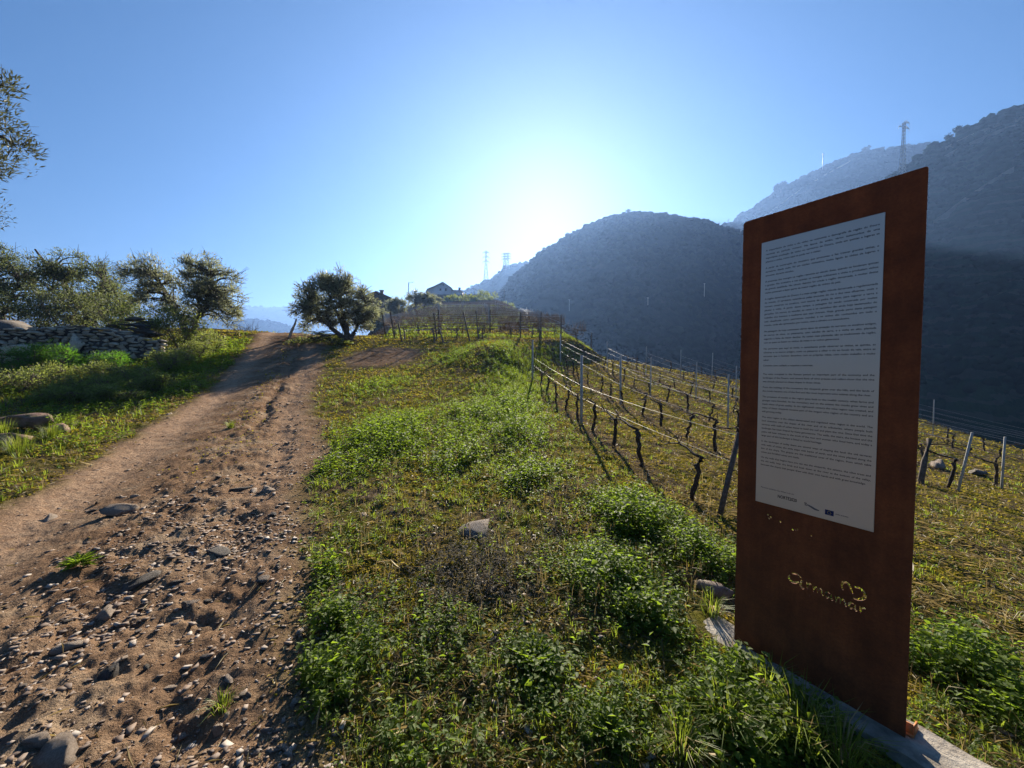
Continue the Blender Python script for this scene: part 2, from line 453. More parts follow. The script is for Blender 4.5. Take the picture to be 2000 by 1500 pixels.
# ------------------------------------------------------------------ ground sheet
ROWC = [2.76, 5.15, 7.6, 10.1, 12.6, 15.1, 17.7, 20.3]
def row_strip(x, y):
    c = x + 0.14 * y + 0.12 * vn(x * 1.7, y * 1.7, 55); s = 0 * x
    for q in ROWC: s = np.maximum(s, np.exp(-((c - q) / 0.30) ** 4))
    return s * ss(3.8, 4.8, y - 0.52 * np.clip(x - 2, 0, None)) * (1 - ss(23, 25, y))
def build_ground():
    az = np.concatenate([np.linspace(-180, -64, 70, endpoint=False), np.linspace(-64, 64, 760, endpoint=False), np.linspace(64, 180, 70, endpoint=False)])
    az = np.radians(az)
    r = np.concatenate([np.geomspace(0.5, 45, 440, endpoint=False), np.geomspace(45, 9000, 110)])
    A, Rr = np.meshgrid(az, r)
    X = (Rr * np.sin(A)).ravel(); Y = (Rr * np.cos(A)).ravel()
    Z = H(X, Y)
    na, nr = len(az), len(r)
    i = np.arange(nr - 1)[:, None] * na; j = np.arange(na)[None]; j2 = (j + 1) % na
    Q = np.stack([i + j, i + j2, i + na + j2, i + na + j], -1).reshape(-1, 4)
    V = np.stack([X, Y, Z], 1)
    V = np.concatenate([V, [[0, 0, h1(0, 0)]]])
    m = track_mask(X, Y); s = track_s(X, Y)
    g = np.clip(np.exp(-((s - 0.13) / 0.13) ** 2) + 0.75 * np.exp(-((s - 0.82) / 0.10) ** 2) * ss(2, 6, Y) - 0.1 * fbm(X * 2, Y * 2, 3, 50), 0, 1)
    b = ss(20, 30, np.hypot(X, Y - 0)) * ss(18, 24, Y)
    rgba = np.stack([m, g, b, row_strip(X, Y)], 1); rgba = np.concatenate([rgba, [[0, 0, 0, 0]]])
    me = bpy.data.meshes.new('ground')
    T = quads(Q)
    c = len(V) - 1
    fan = np.stack([np.full(na, c), (np.arange(na) + 1) % na, np.arange(na)], 1)
    me = np_mesh('ground', V, np.concatenate([T, fan]), {'mask': ('FLOAT_COLOR', rgba)}, True)
    o = link('ground', me, M['ground']); o['kind'] = 'structure'
    return o
build_ground()

# ------------------------------------------------------------------ hills
def ico(sub=1):
    bm = bmesh.new(); bmesh.ops.create_icosphere(bm, subdivisions=sub, radius=1.0)
    bm.verts.ensure_lookup_table()
    V = np.array([v.co[:] for v in bm.verts]); T = np.array([[v.index for v in f.verts] for f in bm.faces])
    bm.free(); return V, T
ICO1 = ico(1); ICO2 = ico(2)

def hill(name, crest, mat, seed, kfoot=1.5, cols=300, rows=90, amp=7.0, terr=0.0, foot=-66, gpow=0.9, crestn=2.0):
    cr = np.array(crest, float)
    px = np.linspace(cr[0, 0], cr[-1, 0], cols)
    # smooth interpolation of the ridge
    py = np.interp(px, cr[:, 0], cr[:, 1]); D = np.interp(px, cr[:, 0], cr[:, 2])
    ker = np.ones(5) / 5.0
    pad = lambda a: np.convolve(np.concatenate([[a[0]] * 2, a, [a[-1]] * 2]), ker, 'valid')
    py = pad(py); D = pad(D)
    C = np.array([at(a, b, d) for a, b, d in zip(px, py, D)])
    C[:, 2] += crestn * fbm(px * 0.06, px * 0 + seed, 3, seed)
    hd = -C[:, :2] / np.linalg.norm(C[:, :2], axis=1, keepdims=True)
    dist = np.linalg.norm(C[:, :2], axis=1)
    run = np.minimum(kfoot * (C[:, 2] - foot), dist * 0.62)
    v = np.linspace(0, 1, rows)
    rowsP = []
    for k, t in enumerate(v):
        xy = C[:, :2] + hd * (run * (1 - t))[:, None]
        z = foot + (C[:, 2] - foot) * t ** gpow
        e = math.sin(math.pi * min(t, 1.0)) ** 0.7
        n = fbm(xy[:, 0] * 0.012, xy[:, 1] * 0.012, 4, seed) * amp * 1.6 + fbm(xy[:, 0] * 0.05, xy[:, 1] * 0.05, 3, seed + 5) * amp * 0.35
        z = z + n * e
        if terr:
            q = z / terr; f = q - np.floor(q)
            zt = (np.floor(q) + ss(0.55, 1.0, f)) * terr
            z = z + (zt - z) * 0.85 * e
        rowsP.append(np.column_stack([xy, z]))
    for t in np.linspace(0.08, 1, 10):
        xy = C[:, :2] - hd * (run * t)[:, None]
        rowsP.append(np.column_stack([xy, C[:, 2] + (foot - C[:, 2]) * t ** 1.2]))
    P = np.array(rowsP); nr = len(P)
    i = np.arange(nr - 1)[:, None] * cols; j = np.arange(cols - 1)[None]
    Q = np.stack([i + j, i + j + 1, i + cols + j + 1, i + cols + j], -1).reshape(-1, 4)
    o = link(name, np_mesh(name, P.reshape(-1, 3), quads(Q), None, True), mat); o['kind'] = 'structure'
    return P, rows

def bushes(name, P, rows, n, smin, smax, seed, vlo=0.15, crestshare=0.12, mat='hillbush', ncl=0.05):
    g = np.random.default_rng(seed)
    nc = P.shape[1]
    u = g.random(n) * (nc - 2); v = (vlo + (1 - vlo) * g.random(n)) * (rows - 1)
    k = int(n * crestshare); v[:k] = (rows - 1) * (1 - 0.012 * g.random(k))
    iu = u.astype(int); iv = np.minimum(v.astype(int), P.shape[0] - 2)
    fu = (u - iu)[:, None]; fv = (v - iv)[:, None]
    B = (P[iv, iu] * (1 - fu) + P[iv, iu + 1] * fu) * (1 - fv) + (P[iv + 1, iu] * (1 - fu) + P[iv + 1, iu + 1] * fu) * fv
    dens = fbm(B[:, 0] * ncl * 0.4, B[:, 2] * ncl + B[:, 1] * 0.01, 3, seed)
    keep = (dens > -0.25 + 0.5 * (g.random(n) - 0.5)) | (np.arange(n) < k)
    B = B[keep]; n = len(B)
    S = smin + (smax - smin) * g.random(n) ** 2.2
    V0, T0 = ICO1
    V = V0[None] * (0.65 + 0.7 * g.random((n, len(V0), 1)))
    V = V * S[:, None, None] * np.array([1.0, 1.0, 0.8])
    V = V + B[:, None, :] + np.array([0, 0, 0.25])[None, None] * S[:, None, None]
    T = T0[None] + (np.arange(n) * len(V0))[:, None, None]
    var = np.repeat(g.random(n), len(V0))
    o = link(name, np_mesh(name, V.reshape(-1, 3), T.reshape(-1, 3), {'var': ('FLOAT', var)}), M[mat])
    return o

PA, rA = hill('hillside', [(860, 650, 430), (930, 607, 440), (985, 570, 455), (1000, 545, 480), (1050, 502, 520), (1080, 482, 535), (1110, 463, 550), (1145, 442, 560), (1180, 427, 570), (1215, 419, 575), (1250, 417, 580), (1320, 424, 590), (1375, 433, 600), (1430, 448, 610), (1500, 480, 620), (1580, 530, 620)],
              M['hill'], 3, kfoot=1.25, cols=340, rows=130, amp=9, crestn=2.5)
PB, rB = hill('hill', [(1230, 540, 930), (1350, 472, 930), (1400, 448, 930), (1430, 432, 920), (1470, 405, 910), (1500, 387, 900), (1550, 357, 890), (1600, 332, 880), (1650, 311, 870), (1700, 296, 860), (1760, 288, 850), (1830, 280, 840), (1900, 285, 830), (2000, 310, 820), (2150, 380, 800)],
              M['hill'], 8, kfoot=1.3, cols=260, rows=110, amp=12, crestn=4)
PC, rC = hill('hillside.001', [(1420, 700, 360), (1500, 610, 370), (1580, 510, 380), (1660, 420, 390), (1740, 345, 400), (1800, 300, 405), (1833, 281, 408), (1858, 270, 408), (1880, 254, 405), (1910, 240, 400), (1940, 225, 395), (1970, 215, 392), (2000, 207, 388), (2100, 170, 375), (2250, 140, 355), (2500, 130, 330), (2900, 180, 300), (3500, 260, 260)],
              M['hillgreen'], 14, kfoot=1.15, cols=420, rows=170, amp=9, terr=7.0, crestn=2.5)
PD, rD = hill('hill.001', [(780, 640, 900), (860, 600, 900), (900, 574, 900), (925, 562, 900), (945, 552, 900), (965, 540, 900), (985, 525, 900), (1005, 519, 900), (1030, 517, 900), (1080, 525, 900), (1140, 560, 900)],
              M['farhill'], 22, kfoot=1.6, cols=120, rows=40, amp=14, crestn=4)
PE, rE = hill('mountains', [(-1500, 590, 3000), (-700, 560, 3100), (-300, 555, 3200), (0, 577, 3200), (150, 571, 3200), (220, 576, 3200), (245, 580, 3200), (300, 592, 3200), (400, 600, 3300), (470, 599, 3300), (520, 600, 3300), (580, 603, 3300), (650, 610, 3300), (720, 614, 3300), (800, 622, 3300), (900, 640, 3300)],
              M['farhill'], 31, kfoot=1.8, cols=300, rows=50, amp=40, crestn=9)
PF, rF = hill('mountains.001', [(100, 640, 1700), (300, 628, 1750), (400, 622, 1800), (480, 625, 1800), (520, 628, 1800), (560, 636, 1750), (590, 645, 1700), (680, 665, 1650)],
              M['farhill'], 37, kfoot=1.8, cols=160, rows=40, amp=20, crestn=5)
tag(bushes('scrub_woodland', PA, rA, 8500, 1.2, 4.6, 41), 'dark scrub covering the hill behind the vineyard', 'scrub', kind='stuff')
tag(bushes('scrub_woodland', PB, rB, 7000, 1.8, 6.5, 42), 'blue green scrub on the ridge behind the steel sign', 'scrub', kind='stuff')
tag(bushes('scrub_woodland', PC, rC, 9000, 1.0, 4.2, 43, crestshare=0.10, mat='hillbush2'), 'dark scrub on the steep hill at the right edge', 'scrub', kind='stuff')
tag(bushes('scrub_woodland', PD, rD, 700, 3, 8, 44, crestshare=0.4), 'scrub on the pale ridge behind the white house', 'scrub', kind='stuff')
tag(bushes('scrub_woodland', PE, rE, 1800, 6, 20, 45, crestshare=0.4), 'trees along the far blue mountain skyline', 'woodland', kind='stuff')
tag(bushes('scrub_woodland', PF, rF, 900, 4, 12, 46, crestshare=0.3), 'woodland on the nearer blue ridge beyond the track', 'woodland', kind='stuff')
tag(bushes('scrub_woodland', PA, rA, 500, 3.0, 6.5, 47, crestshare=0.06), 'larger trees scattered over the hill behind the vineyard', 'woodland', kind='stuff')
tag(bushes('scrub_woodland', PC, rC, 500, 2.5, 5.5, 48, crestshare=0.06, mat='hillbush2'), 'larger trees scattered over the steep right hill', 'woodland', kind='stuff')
# pale paths along the terraces of the right hill and the back hill
def hill_path(P, pts, width, label):
    pts = np.array(pts, float); k = np.linspace(0, 1, 60); kk = np.linspace(0, 1, len(pts))
    u = np.interp(k, kk, pts[:, 0]) * (P.shape[1] - 2); v = np.interp(k, kk, pts[:, 1])
    iu = u.astype(int); iv = v.astype(int)
    B = P[iv, iu] + (P[iv, iu + 1] - P[iv, iu]) * (u - iu)[:, None] + (P[iv + 1, iu] - P[iv, iu]) * (v - iv)[:, None]
    for _ in range(3): B = np.stack([np.convolve(np.concatenate([[c[0]] * 6, c, [c[-1]] * 6]), np.ones(13) / 13, 'valid') for c in B.T], 1)
    o = -B[:, :2] / np.linalg.norm(B[:, :2], axis=1, keepdims=True)
    a = np.column_stack([B[:, :2] + o * width, B[:, 2] + 2.0]); b = np.column_stack([B[:, :2] - o * width * 0.5, B[:, 2] + 3.2]); c = np.column_stack([B[:, :2] + o * width, B[:, 2] - 3])
    n = len(B); V = np.concatenate([a, b, c]); i = np.arange(n - 1)
    Q = np.concatenate([np.stack([i, i + 1, n + i + 1, n + i], 1), np.stack([2 * n + i, 2 * n + i + 1, i + 1, i], 1)])
    ob = link('path', np_mesh('path', V, quads(Q)), M['palepath']); ob['kind'] = 'structure'
M['palepath'] = simple('pale_path', (0.12, 0.11, 0.075), (0.18, 0.16, 0.11), 0.2, 0.95, 0)
def uof(pxv, crest0, crest1): return (pxv - crest0) / (crest1 - crest0)
hill_path(PC, [(uof(1835, 1420, 3500), 158), (uof(1900, 1420, 3500), 156), (uof(1960, 1420, 3500), 156), (uof(2060, 1420, 3500), 158)], 1.2, '')
hill_path(PC, [(uof(1835, 1420, 3500), 147), (uof(1900, 1420, 3500), 146), (uof(1960, 1420, 3500), 148), (uof(2060, 1420, 3500), 150)], 0.8, '')
hill_path(PC, [(uof(1820, 1420, 3500), 96), (uof(1900, 1420, 3500), 104), (uof(2000, 1420, 3500), 112)], 1.0, '')
hill_path(PB, [(uof(1400, 1230, 2150), 88), (uof(1520, 1230, 2150), 94), (uof(1600, 1230, 2150), 97), (uof(1690, 1230, 2150), 105)], 2.2, '')
# ------------------------------------------------------------------ plants: leaf builders
def unit(a): return a / (np.linalg.norm(a, axis=-1, keepdims=True) + 1e-9)

def leaf_arr(P, D, Nn, L, Wd, var, fold=0.18, curl=0.12):
    """one folded four-cornered leaf per row"""
    n = len(P); D = unit(D); S = unit(np.cross(D, Nn)); Nn = np.cross(S, D)
    L = np.broadcast_to(L, n)[:, None]; Wd = np.broadcast_to(Wd, n)[:, None]
    mid = P + D * L * 0.45
    V = np.stack([P, mid + S * Wd * 0.5 + Nn * Wd * fold, P + D * L - Nn * L * curl, mid - S * Wd * 0.5 + Nn * Wd * fold], 1).reshape(-1, 3)
    b = (np.arange(n) * 4)[:, None]
    T = np.concatenate([b + np.array([[0, 1, 2]]), b + np.array([[0, 2, 3]])])
    return V, T, np.repeat(var, 4)

def blade_arr(P, D, L, Wd, bend, var):
    """grass blades: a bent strip of three triangles each; D is the horizontal lean direction"""
    n = len(P); L = np.broadcast_to(L, n)[:, None]; Wd = np.broadcast_to(Wd, n)[:, None]; bend = np.broadcast_to(bend, n)[:, None]
    up = np.array([[0, 0, 1.0]]); S = unit(np.cross(D, up))
    m = P + up * L * 0.55 * np.sqrt(np.clip(1 - bend ** 2 * 0.3, 0, 1)) + D * L * bend * 0.25
    t = P + up * L * (1 - 0.55 * bend) + D * L * bend * 0.85
    V = np.stack([P - S * Wd * 0.5, P + S * Wd * 0.5, m + S * Wd * 0.36, m - S * Wd * 0.36, t], 1).reshape(-1, 3)
    b = (np.arange(n) * 5)[:, None]
    T = np.concatenate([b + np.array([[0, 1, 2]]), b + np.array([[0, 2, 3]]), b + np.array([[3, 2, 4]])])
    return V, T, np.repeat(var, 5)

def merge(parts):
    V = []; T = []; A = []; n = 0
    for v, t, a in parts:
        V.append(v); T.append(t + n); A.append(a); n += len(v)
    return np.concatenate(V), np.concatenate(T), np.concatenate(A)

def leafmesh(name, parts):
    V, T, A = merge(parts)
    return np_mesh(name, V, T, {'var': ('FLOAT', A)})

def rdir(g, n): return unit(g.normal(size=(n, 3)))

def stem_plants(g, B, h, nleaf, L0, upt=0.35, wr=0.55):
    """upright broad-leaved stems at B (n,3) with heights h"""
    n = len(B)
    lean = g.normal(size=(n, 3)) * 0.22; lean[:, 2] = 1; lean = unit(lean)
    out = []
    for k in range(nleaf):
        f = (k + 0.6) / nleaf
        th = k * 2.4 + g.random(n) * 1.2 + 6.28 * h2(np.arange(n), np.arange(n) * 0 + 3, 5)
        D = np.column_stack([np.cos(th), np.sin(th), upt * (0.3 + f) + g.normal(size=n) * 0.25])
        P = B + lean * (h * f)[:, None]
        L = L0 * (1.1 - 0.55 * f) * (0.7 + 0.6 * g.random(n)) * (h / np.mean(h)) ** 0.5
        Nn = np.tile([[0, 0, 1.0]], (n, 1)) + g.normal(size=(n, 3)) * 0.3
        out.append(leaf_arr(P, D, Nn, L, L * wr, g.random(n) * 0.8 + 0.2 * f, 0.15, 0.22))
    return out

def scatter(n, rmin, rmax, amax=56, seed=0, pw=1.0):
    g = np.random.default_rng(seed)
    a = np.radians((g.random(n) * 2 - 1) * amax); r = rmin * (rmax / rmin) ** (g.random(n) ** pw)
    return g, r * np.sin(a), r * np.cos(a), r

def patch_list(items):
    out = []
    for px, py, rx, ry, w in items:
        p = ghit(px, py); d = p[1]
        out.append((p[0], p[1], rx / FPX * d, max(ry * d * d / (FPX * 1.6), 0.15), w))
    return out
def patches(x, y, items):
    s = 0 * x
    for a, b, rx, ry, w in items:
        s = np.maximum(s, w * np.exp(-((x - a) / rx) ** 2 - ((y - b) / ry) ** 2))
    return s

WEEDP = patch_list([(770, 845, 110, 45, 1), (1000, 800, 70, 45, 1), (940, 810, 90, 40, .9), (690, 905, 80, 25, .8), (1020, 930, 90, 35, .7), (1240, 1005, 100, 45, 1),
                    (1190, 1120, 100, 60, 1), (1270, 1200, 60, 60, .9), (640, 1330, 70, 50, .9), (670, 1220, 110, 60, .8), (1040, 1330, 90, 90, .6), (1430, 1400, 150, 90, .9),
                    (800, 1440, 200, 60, .45), (1880, 1290, 110, 60, 1), (1970, 1390, 80, 70, .9), (900, 880, 60, 40, .7), (960, 770, 60, 25, .6), (740, 755, 50, 15, .7),
                    (1000, 715, 50, 30, .8), (900, 690, 60, 8, .8), (1340, 1060, 60, 60, .8), (820, 1250, 160, 80, .35), (620, 1130, 50, 40, .6), (1180, 1400, 100, 80, .5),
                    (440, 690, 60, 14, 1), (400, 715, 60, 20, .9), (545, 664, 40, 6, .8), (330, 760, 60, 20, .5), (445, 820, 30, 10, .4)])
GREYP = patch_list([(930, 1110, 110, 75, 1), (700, 1180, 60, 50, .5), (1120, 960, 60, 30, .35), (1080, 1040, 50, 40, .5)])
DARKP = patch_list([(850, 1350, 150, 110, 1)])
RIGHTDRY = patch_list([(1880, 1060, 120, 40, 1), (1850, 1190, 90, 40, 1), (1950, 1130, 80, 60, .6)])

def in_vineyard(x, y): return ss(2.75 - 0.14 * y - 0.5, 2.75 - 0.14 * y + 0.3, x) * ss(3.6, 4.6, y - 0.55 * np.clip(x - 2, 0, None))
def pad_free(x, y):
    u = (x - 1.39) * 0.5401 + (y - 1.775) * -0.8416; v = (x - 1.39) * 0.8416 + (y - 1.775) * 0.5401
    return ~((np.abs(u) < 0.60) & (np.abs(v) < 0.12))

def weed_field(x, y):
    tm = track_mask(x, y)
    s = track_s(x, y)
    n = fbm(x * 1.3, y * 1.3, 4, 71); n2 = fbm(x * 5, y * 5, 3, 72)
    f = 1.15 * patches(x, y, WEEDP) + 0.30 * np.clip(n + 0.02, 0, 1) * (1 - in_vineyard(x, y)) * ss(2.0, 4.0, y * 0 + np.hypot(x, y) + 1.2)
    f = f + 0.5 * ss(0.02, -0.12, s) * np.clip(n + 0.35, 0, 1)
    rr_ = np.hypot(x, y)
    f = f + 0.17 * (1 - ss(2.6, 4.6, rr_)) * ss(-0.2, 0.3, n2) * (x > -1.6)
    f = f * (0.55 + 0.9 * (n2 + 0.4)) * (1 - ss(0.35, 0.7, tm))
    return f * (1 - 0.85 * patches(x, y, GREYP))

# moss and tiny low leaves
g, x, y, r = scatter(300000, 1.15, 30, seed=101)
n1 = fbm(x * 1.1, y * 1.1, 4, 81); n2 = fbm(x * 4, y * 4, 3, 82)
s_ = track_s(x, y); mid = np.exp(-((s_ - 0.52) / 0.12) ** 2) * ss(4, 7, y) * np.clip(n1 + 0.3, 0, 1)
dn = (0.60 + 1.0 * n1 + 0.8 * n2) * np.maximum(1 - ss(0.15, 0.6, track_mask(x, y)), 0.5 * mid) * (1 - 0.9 * patches(x, y, GREYP)) * (1 - 0.8 * patches(x, y, DARKP)) * (1 - 0.85 * row_strip(x, y))
dn = dn + 0.05 * (1 - track_mask(x, y))
k = (g.random(len(x)) < dn) & pad_free(x, y) & (x < 22)
x, y, r = x[k], y[k], r[k]; n = len(x)
P = np.column_stack([x, y, H(x, y) - 0.002]); th = g.random(n) * 6.283
D = np.column_stack([np.cos(th), np.sin(th), 0.25 + 0.8 * g.random(n)])
L = (0.0105 + 0.0026 * r) * (0.6 + 0.9 * g.random(n))
o = link('moss', leafmesh('moss', [leaf_arr(P, D, np.tile([[0, 0, 1.0]], (n, 1)) + g.normal(size=(n, 3)) * 0.4, L, L * 0.6, np.clip(0.5 + 0.9 * n1[k] + 0.3 * g.normal(size=n), 0, 1))]), M['moss'])
tag(o, 'yellow green moss and tiny leaves over the meadow soil', 'moss', kind='stuff')

# broad-leaved weeds
g, x, y, r = scatter(85000, 1.2, 26, seed=103)
f = weed_field(x, y); k = (g.random(len(x)) < f * 0.75 * (0.45 + 0.55 * ss(1.2, 4, r))) & pad_free(x, y) & (x < 7)
x, y, r, f = x[k], y[k], r[k], f[k]
P = np.column_stack([x, y, H(x, y)])
hh = (0.04 + 0.17 * np.clip(f, 0, 1.2)) * (0.6 + 0.7 * g.random(len(x))) * (1 + 0.015 * r) * (0.55 + 0.45 * ss(1.2, 4.5, r))
o = link('weeds', leafmesh('weeds', stem_plants(g, P, hh, 8, 0.036 + 0.0022 * r)), M['weed'])
tag(o, 'bright green broad leaved weeds in patches on the meadow', 'weeds', kind='stuff')

# larger leaved weeds standing among the small ones
g, x, y, r = scatter(16000, 1.3, 14, seed=104)
f = patches(x, y, WEEDP) * (0.4 + fbm(x * 3, y * 3, 3, 73) + 0.5); k = (g.random(len(x)) < f * 0.45) & pad_free(x, y) & (track_mask(x, y) < 0.4)
x, y, r, f = x[k], y[k], r[k], f[k]
o = link('weeds', leafmesh('weeds', stem_plants(g, np.column_stack([x, y, H(x, y)]), (0.10 + 0.12 * np.clip(f, 0, 1.2)) * (0.7 + 0.6 * g.random(len(x))), 6, 0.030 + 0.0075 * np.clip(r, 0, 6), 0.25, 0.6)), M['weed'])
tag(o, 'larger leaved yellow green weeds rising from the patches', 'weeds', kind='stuff')

# grass
g, x, y, r = scatter(150000, 1.2, 28, seed=105)
n1 = fbm(x * 1.7, y * 1.7, 3, 91); s = track_s(x, y)
dn = 0.05 + 0.35 * np.clip(n1, 0, 1) + 0.4 * patches(x, y, WEEDP) + 0.30 * ss(0.0, -0.2, s) * (0.4 + n1)
dn = dn * (1 - ss(0.2, 0.6, track_mask(x, y))) * (1 - 0.5 * in_vineyard(x, y)) * (1 - 0.8 * patches(x, y, GREYP))
bank = np.exp(-((x - np.interp(y, XBY, XBX)) / 1.0) ** 2) * ss(9, 13, y) * (1 - ss(20, 23, y))
dn = np.clip(dn * (0.45 + 0.55 * ss(2, 5, r)) + bank, 0, 1)
k = (g.random(len(x)) < dn) & pad_free(x, y) & (x < 20)
x, y, r, bank, s = x[k], y[k], r[k], bank[k], s[k]
k = g.random(len(x)) < 0.42; x, y, r, bank, s = x[k], y[k], r[k], bank[k], s[k]
tl = (0.5 + 0.8 * g.random(len(x)) ** 2); tv = g.random(len(x)); nb = 7
x, y, r, bank, s, tl, tv = [np.repeat(a, nb) for a in (x, y, r, bank, s, tl, tv)]
n = len(x); th = g.random(n) * 6.283; sp = (0.012 + 0.004 * r) * g.random(n) ** 0.5
x = x + sp * np.cos(th); y = y + sp * np.sin(th)
P = np.column_stack([x, y, H(x, y)])
Lg = (0.05 + 0.04 * g.random(n) + 0.10 * bank + 0.05 * ss(0, -0.3, s)) * tl * (1 + 0.03 * r)
o = link('grass', leafmesh('grass', [blade_arr(P, np.column_stack([np.cos(th), np.sin(th), 0 * th]), Lg, 0.0020 + 0.0009 * r, 0.3 + 0.7 * g.random(n), np.clip(0.75 * tv + 0.25 * g.random(n), 0, 1))]), M['grass'])
tag(o, 'short green grass on the verge and along the bank', 'grass', kind='stuff')

# dry straw and prunings lying flat
g, x, y, r = scatter(120000, 1.2, 26, seed=107)
s = track_s(x, y); iv = in_vineyard(x, y)
rightside = ss(1.6, 2.4, x) * (1 - iv)
dn = 0.10 + 0.55 * np.exp(-((s + 0.12) / 0.14) ** 2) + 0.38 * iv + 0.35 * rightside + 1.6 * patches(x, y, RIGHTDRY) + 0.5 * row_strip(x, y) + 0.08 * patches(x, y, DARKP)
dn = dn * (0.5 + 0.9 * (fbm(x * 2.4, y * 2.4, 3, 96) + 0.35)) * (1 - 0.92 * ss(0.3, 0.7, track_mask(x, y)))
k = (g.random(len(x)) < dn) & pad_free(x, y) & (x < 22)
x, y, r = x[k], y[k], r[k]; n = len(x); th = g.random(n) * 6.283
P = np.column_stack([x, y, H(x, y) + 0.006 + 0.02 * g.random(n)])
D = np.column_stack([np.cos(th), np.sin(th), 0.25 * g.normal(size=n)])
L = (0.05 + 0.09 * g.random(n)) * (1 + 0.045 * r)
o = link('dry_grass', leafmesh('dry_grass', [leaf_arr(P, D, np.tile([[0, 0, 1.0]], (n, 1)) + g.normal(size=(n, 3)) * 0.5, L, 0.0022 + 0.0009 * r, g.random(n), 0.3, 0.15)]), M['straw'])
tag(o, 'dry straw and prunings lying over the vineyard soil', 'dry grass', kind='stuff')

# fallen leaves
g, x, y, r = scatter(42000, 1.2, 12, seed=109)
s = track_s(x, y)
dn = 0.25 * patches(x, y, DARKP) + 0.5 * patches(x, y, GREYP) + 0.10 * (1 - track_mask(x, y)) + 0.22 * np.exp(-((s - 1.05) / 0.12) ** 2)
k = (g.random(len(x)) < dn) & pad_free(x, y)
x, y, r = x[k], y[k], r[k]; n = len(x); th = g.random(n) * 6.283
P = np.column_stack([x, y, H(x, y) + 0.004]); D = np.column_stack([np.cos(th), np.sin(th), 0.35 * g.normal(size=n)])
L = (0.018 + 0.022 * g.random(n)) * (1 + 0.03 * r)
o = link('leaf_litter', leafmesh('leaf_litter', [leaf_arr(P, D, np.tile([[0, 0, 1.0]], (n, 1)) + g.normal(size=(n, 3)) * 0.5, L, L * 0.55, g.random(n), 0.3, 0.3)]), M['straw'])
tag(o, 'small dry leaves strewn among the weeds', 'leaf litter', kind='stuff')

# grey withered weeds in the middle of the foreground
g, x, y, r = scatter(42000, 1.3, 7, seed=111)
f = patches(x, y, GREYP) * (0.6 + 0.8 * fbm(x * 5, y * 5, 3, 98)); k = (g.random(len(x)) < f * 0.9)
x, y, r = x[k], y[k], r[k]
P = np.column_stack([x, y, H(x, y)])
o = link('withered_weeds', leafmesh('withered_weeds', stem_plants(g, P, 0.05 + 0.09 * g.random(len(x)), 7, 0.028, 0.5, 0.45)), M['weedgrey'])
tag(o, 'silvery grey withered weeds in the middle of the near meadow', 'weeds', kind='stuff')

# dead flower stalks standing in the meadow
g, x, y, r = scatter(2600, 2.2, 20, seed=117)
k = (track_mask(x, y) < 0.3) & pad_free(x, y) & (x < 20) & (g.random(len(x)) < 0.35 + 0.5 * (fbm(x, y, 3, 120) > 0)); x, y, r = x[k], y[k], r[k]; nb = 4
x, y, r = [np.repeat(a, nb) for a in (x, y, r)]; n = len(x); x = x + g.normal(size=n) * 0.03; y = y + g.normal(size=n) * 0.03; th = g.random(n) * 6.283
o = link('dry_stalks', leafmesh('dry_stalks', [blade_arr(np.column_stack([x, y, H(x, y)]), np.column_stack([np.cos(th), np.sin(th), 0 * th]), 0.06 + 0.13 * g.random(n), 0.0016 + 0.0008 * r, 0.2 + 0.8 * g.random(n) ** 2, g.random(n))]), M['straw'])
tag(o, 'thin dead stalks standing among the meadow weeds', 'dry stalks', kind='stuff')

# gravel on the track
g, x, y, r = scatter(190000, 1.2, 22, seed=113)
s = track_s(x, y); tm = track_mask(x, y)
dn = tm * (0.10 + 0.85 * ss(0.3, 0.5, s) * (1 - ss(0.85, 1.0, s)) * (0.45 + 0.9 * fbm(x * 1.6, y * 1.6, 3, 99)) + 0.35 * ss(0.85, 1.0, s))
dn = dn * (1 - 0.8 * np.exp(-((s - 0.14) / 0.12) ** 2)) + 0.03
k = (g.random(len(x)) < dn * (0.35 + 0.8 * ss(-0.3, 0.35, fbm(x * 0.9, y * 0.9, 3, 140)))) & pad_free(x, y)
x, y, r = x[k], y[k], r[k]; n = len(x)
V0, T0 = boxg((0, 0, 0), (1.5, 1.3, 1.3))
sz = (0.0035 + 0.014 * g.random(n) ** 4.0) * (1 + 0.05 * r)
V = (V0[None] + 0.55 * (g.random((n, 8, 3)) - 0.5)) * (0.55 + 0.75 * g.random((n, 8, 1))) * sz[:, None, None] * (np.array([1.35, 1.0, 0.45])[None, None] * (0.7 + 0.6 * g.random((n, 1, 3))))
th = g.random(n) * 6.283; c, s_ = np.cos(th)[:, None], np.sin(th)[:, None]
V = np.stack([V[:, :, 0] * c - V[:, :, 1] * s_, V[:, :, 0] * s_ + V[:, :, 1] * c, V[:, :, 2] + 0.35 * V[:, :, 0] * (g.random((n, 1)) - 0.5)], -1)
V = V + np.column_stack([x, y, H(x, y) + sz * 0.15])[:, None, :]
T = T0[None] + (np.arange(n) * 8)[:, None, None]
o = link('gravel', np_mesh('gravel', V.reshape(-1, 3), T.reshape(-1, 3), {'var': ('FLOAT', np.repeat(g.random(n), 8))}), M['gravel'])
tag(o, 'loose stone chips strewn over the brown track', 'gravel', kind='stuff')

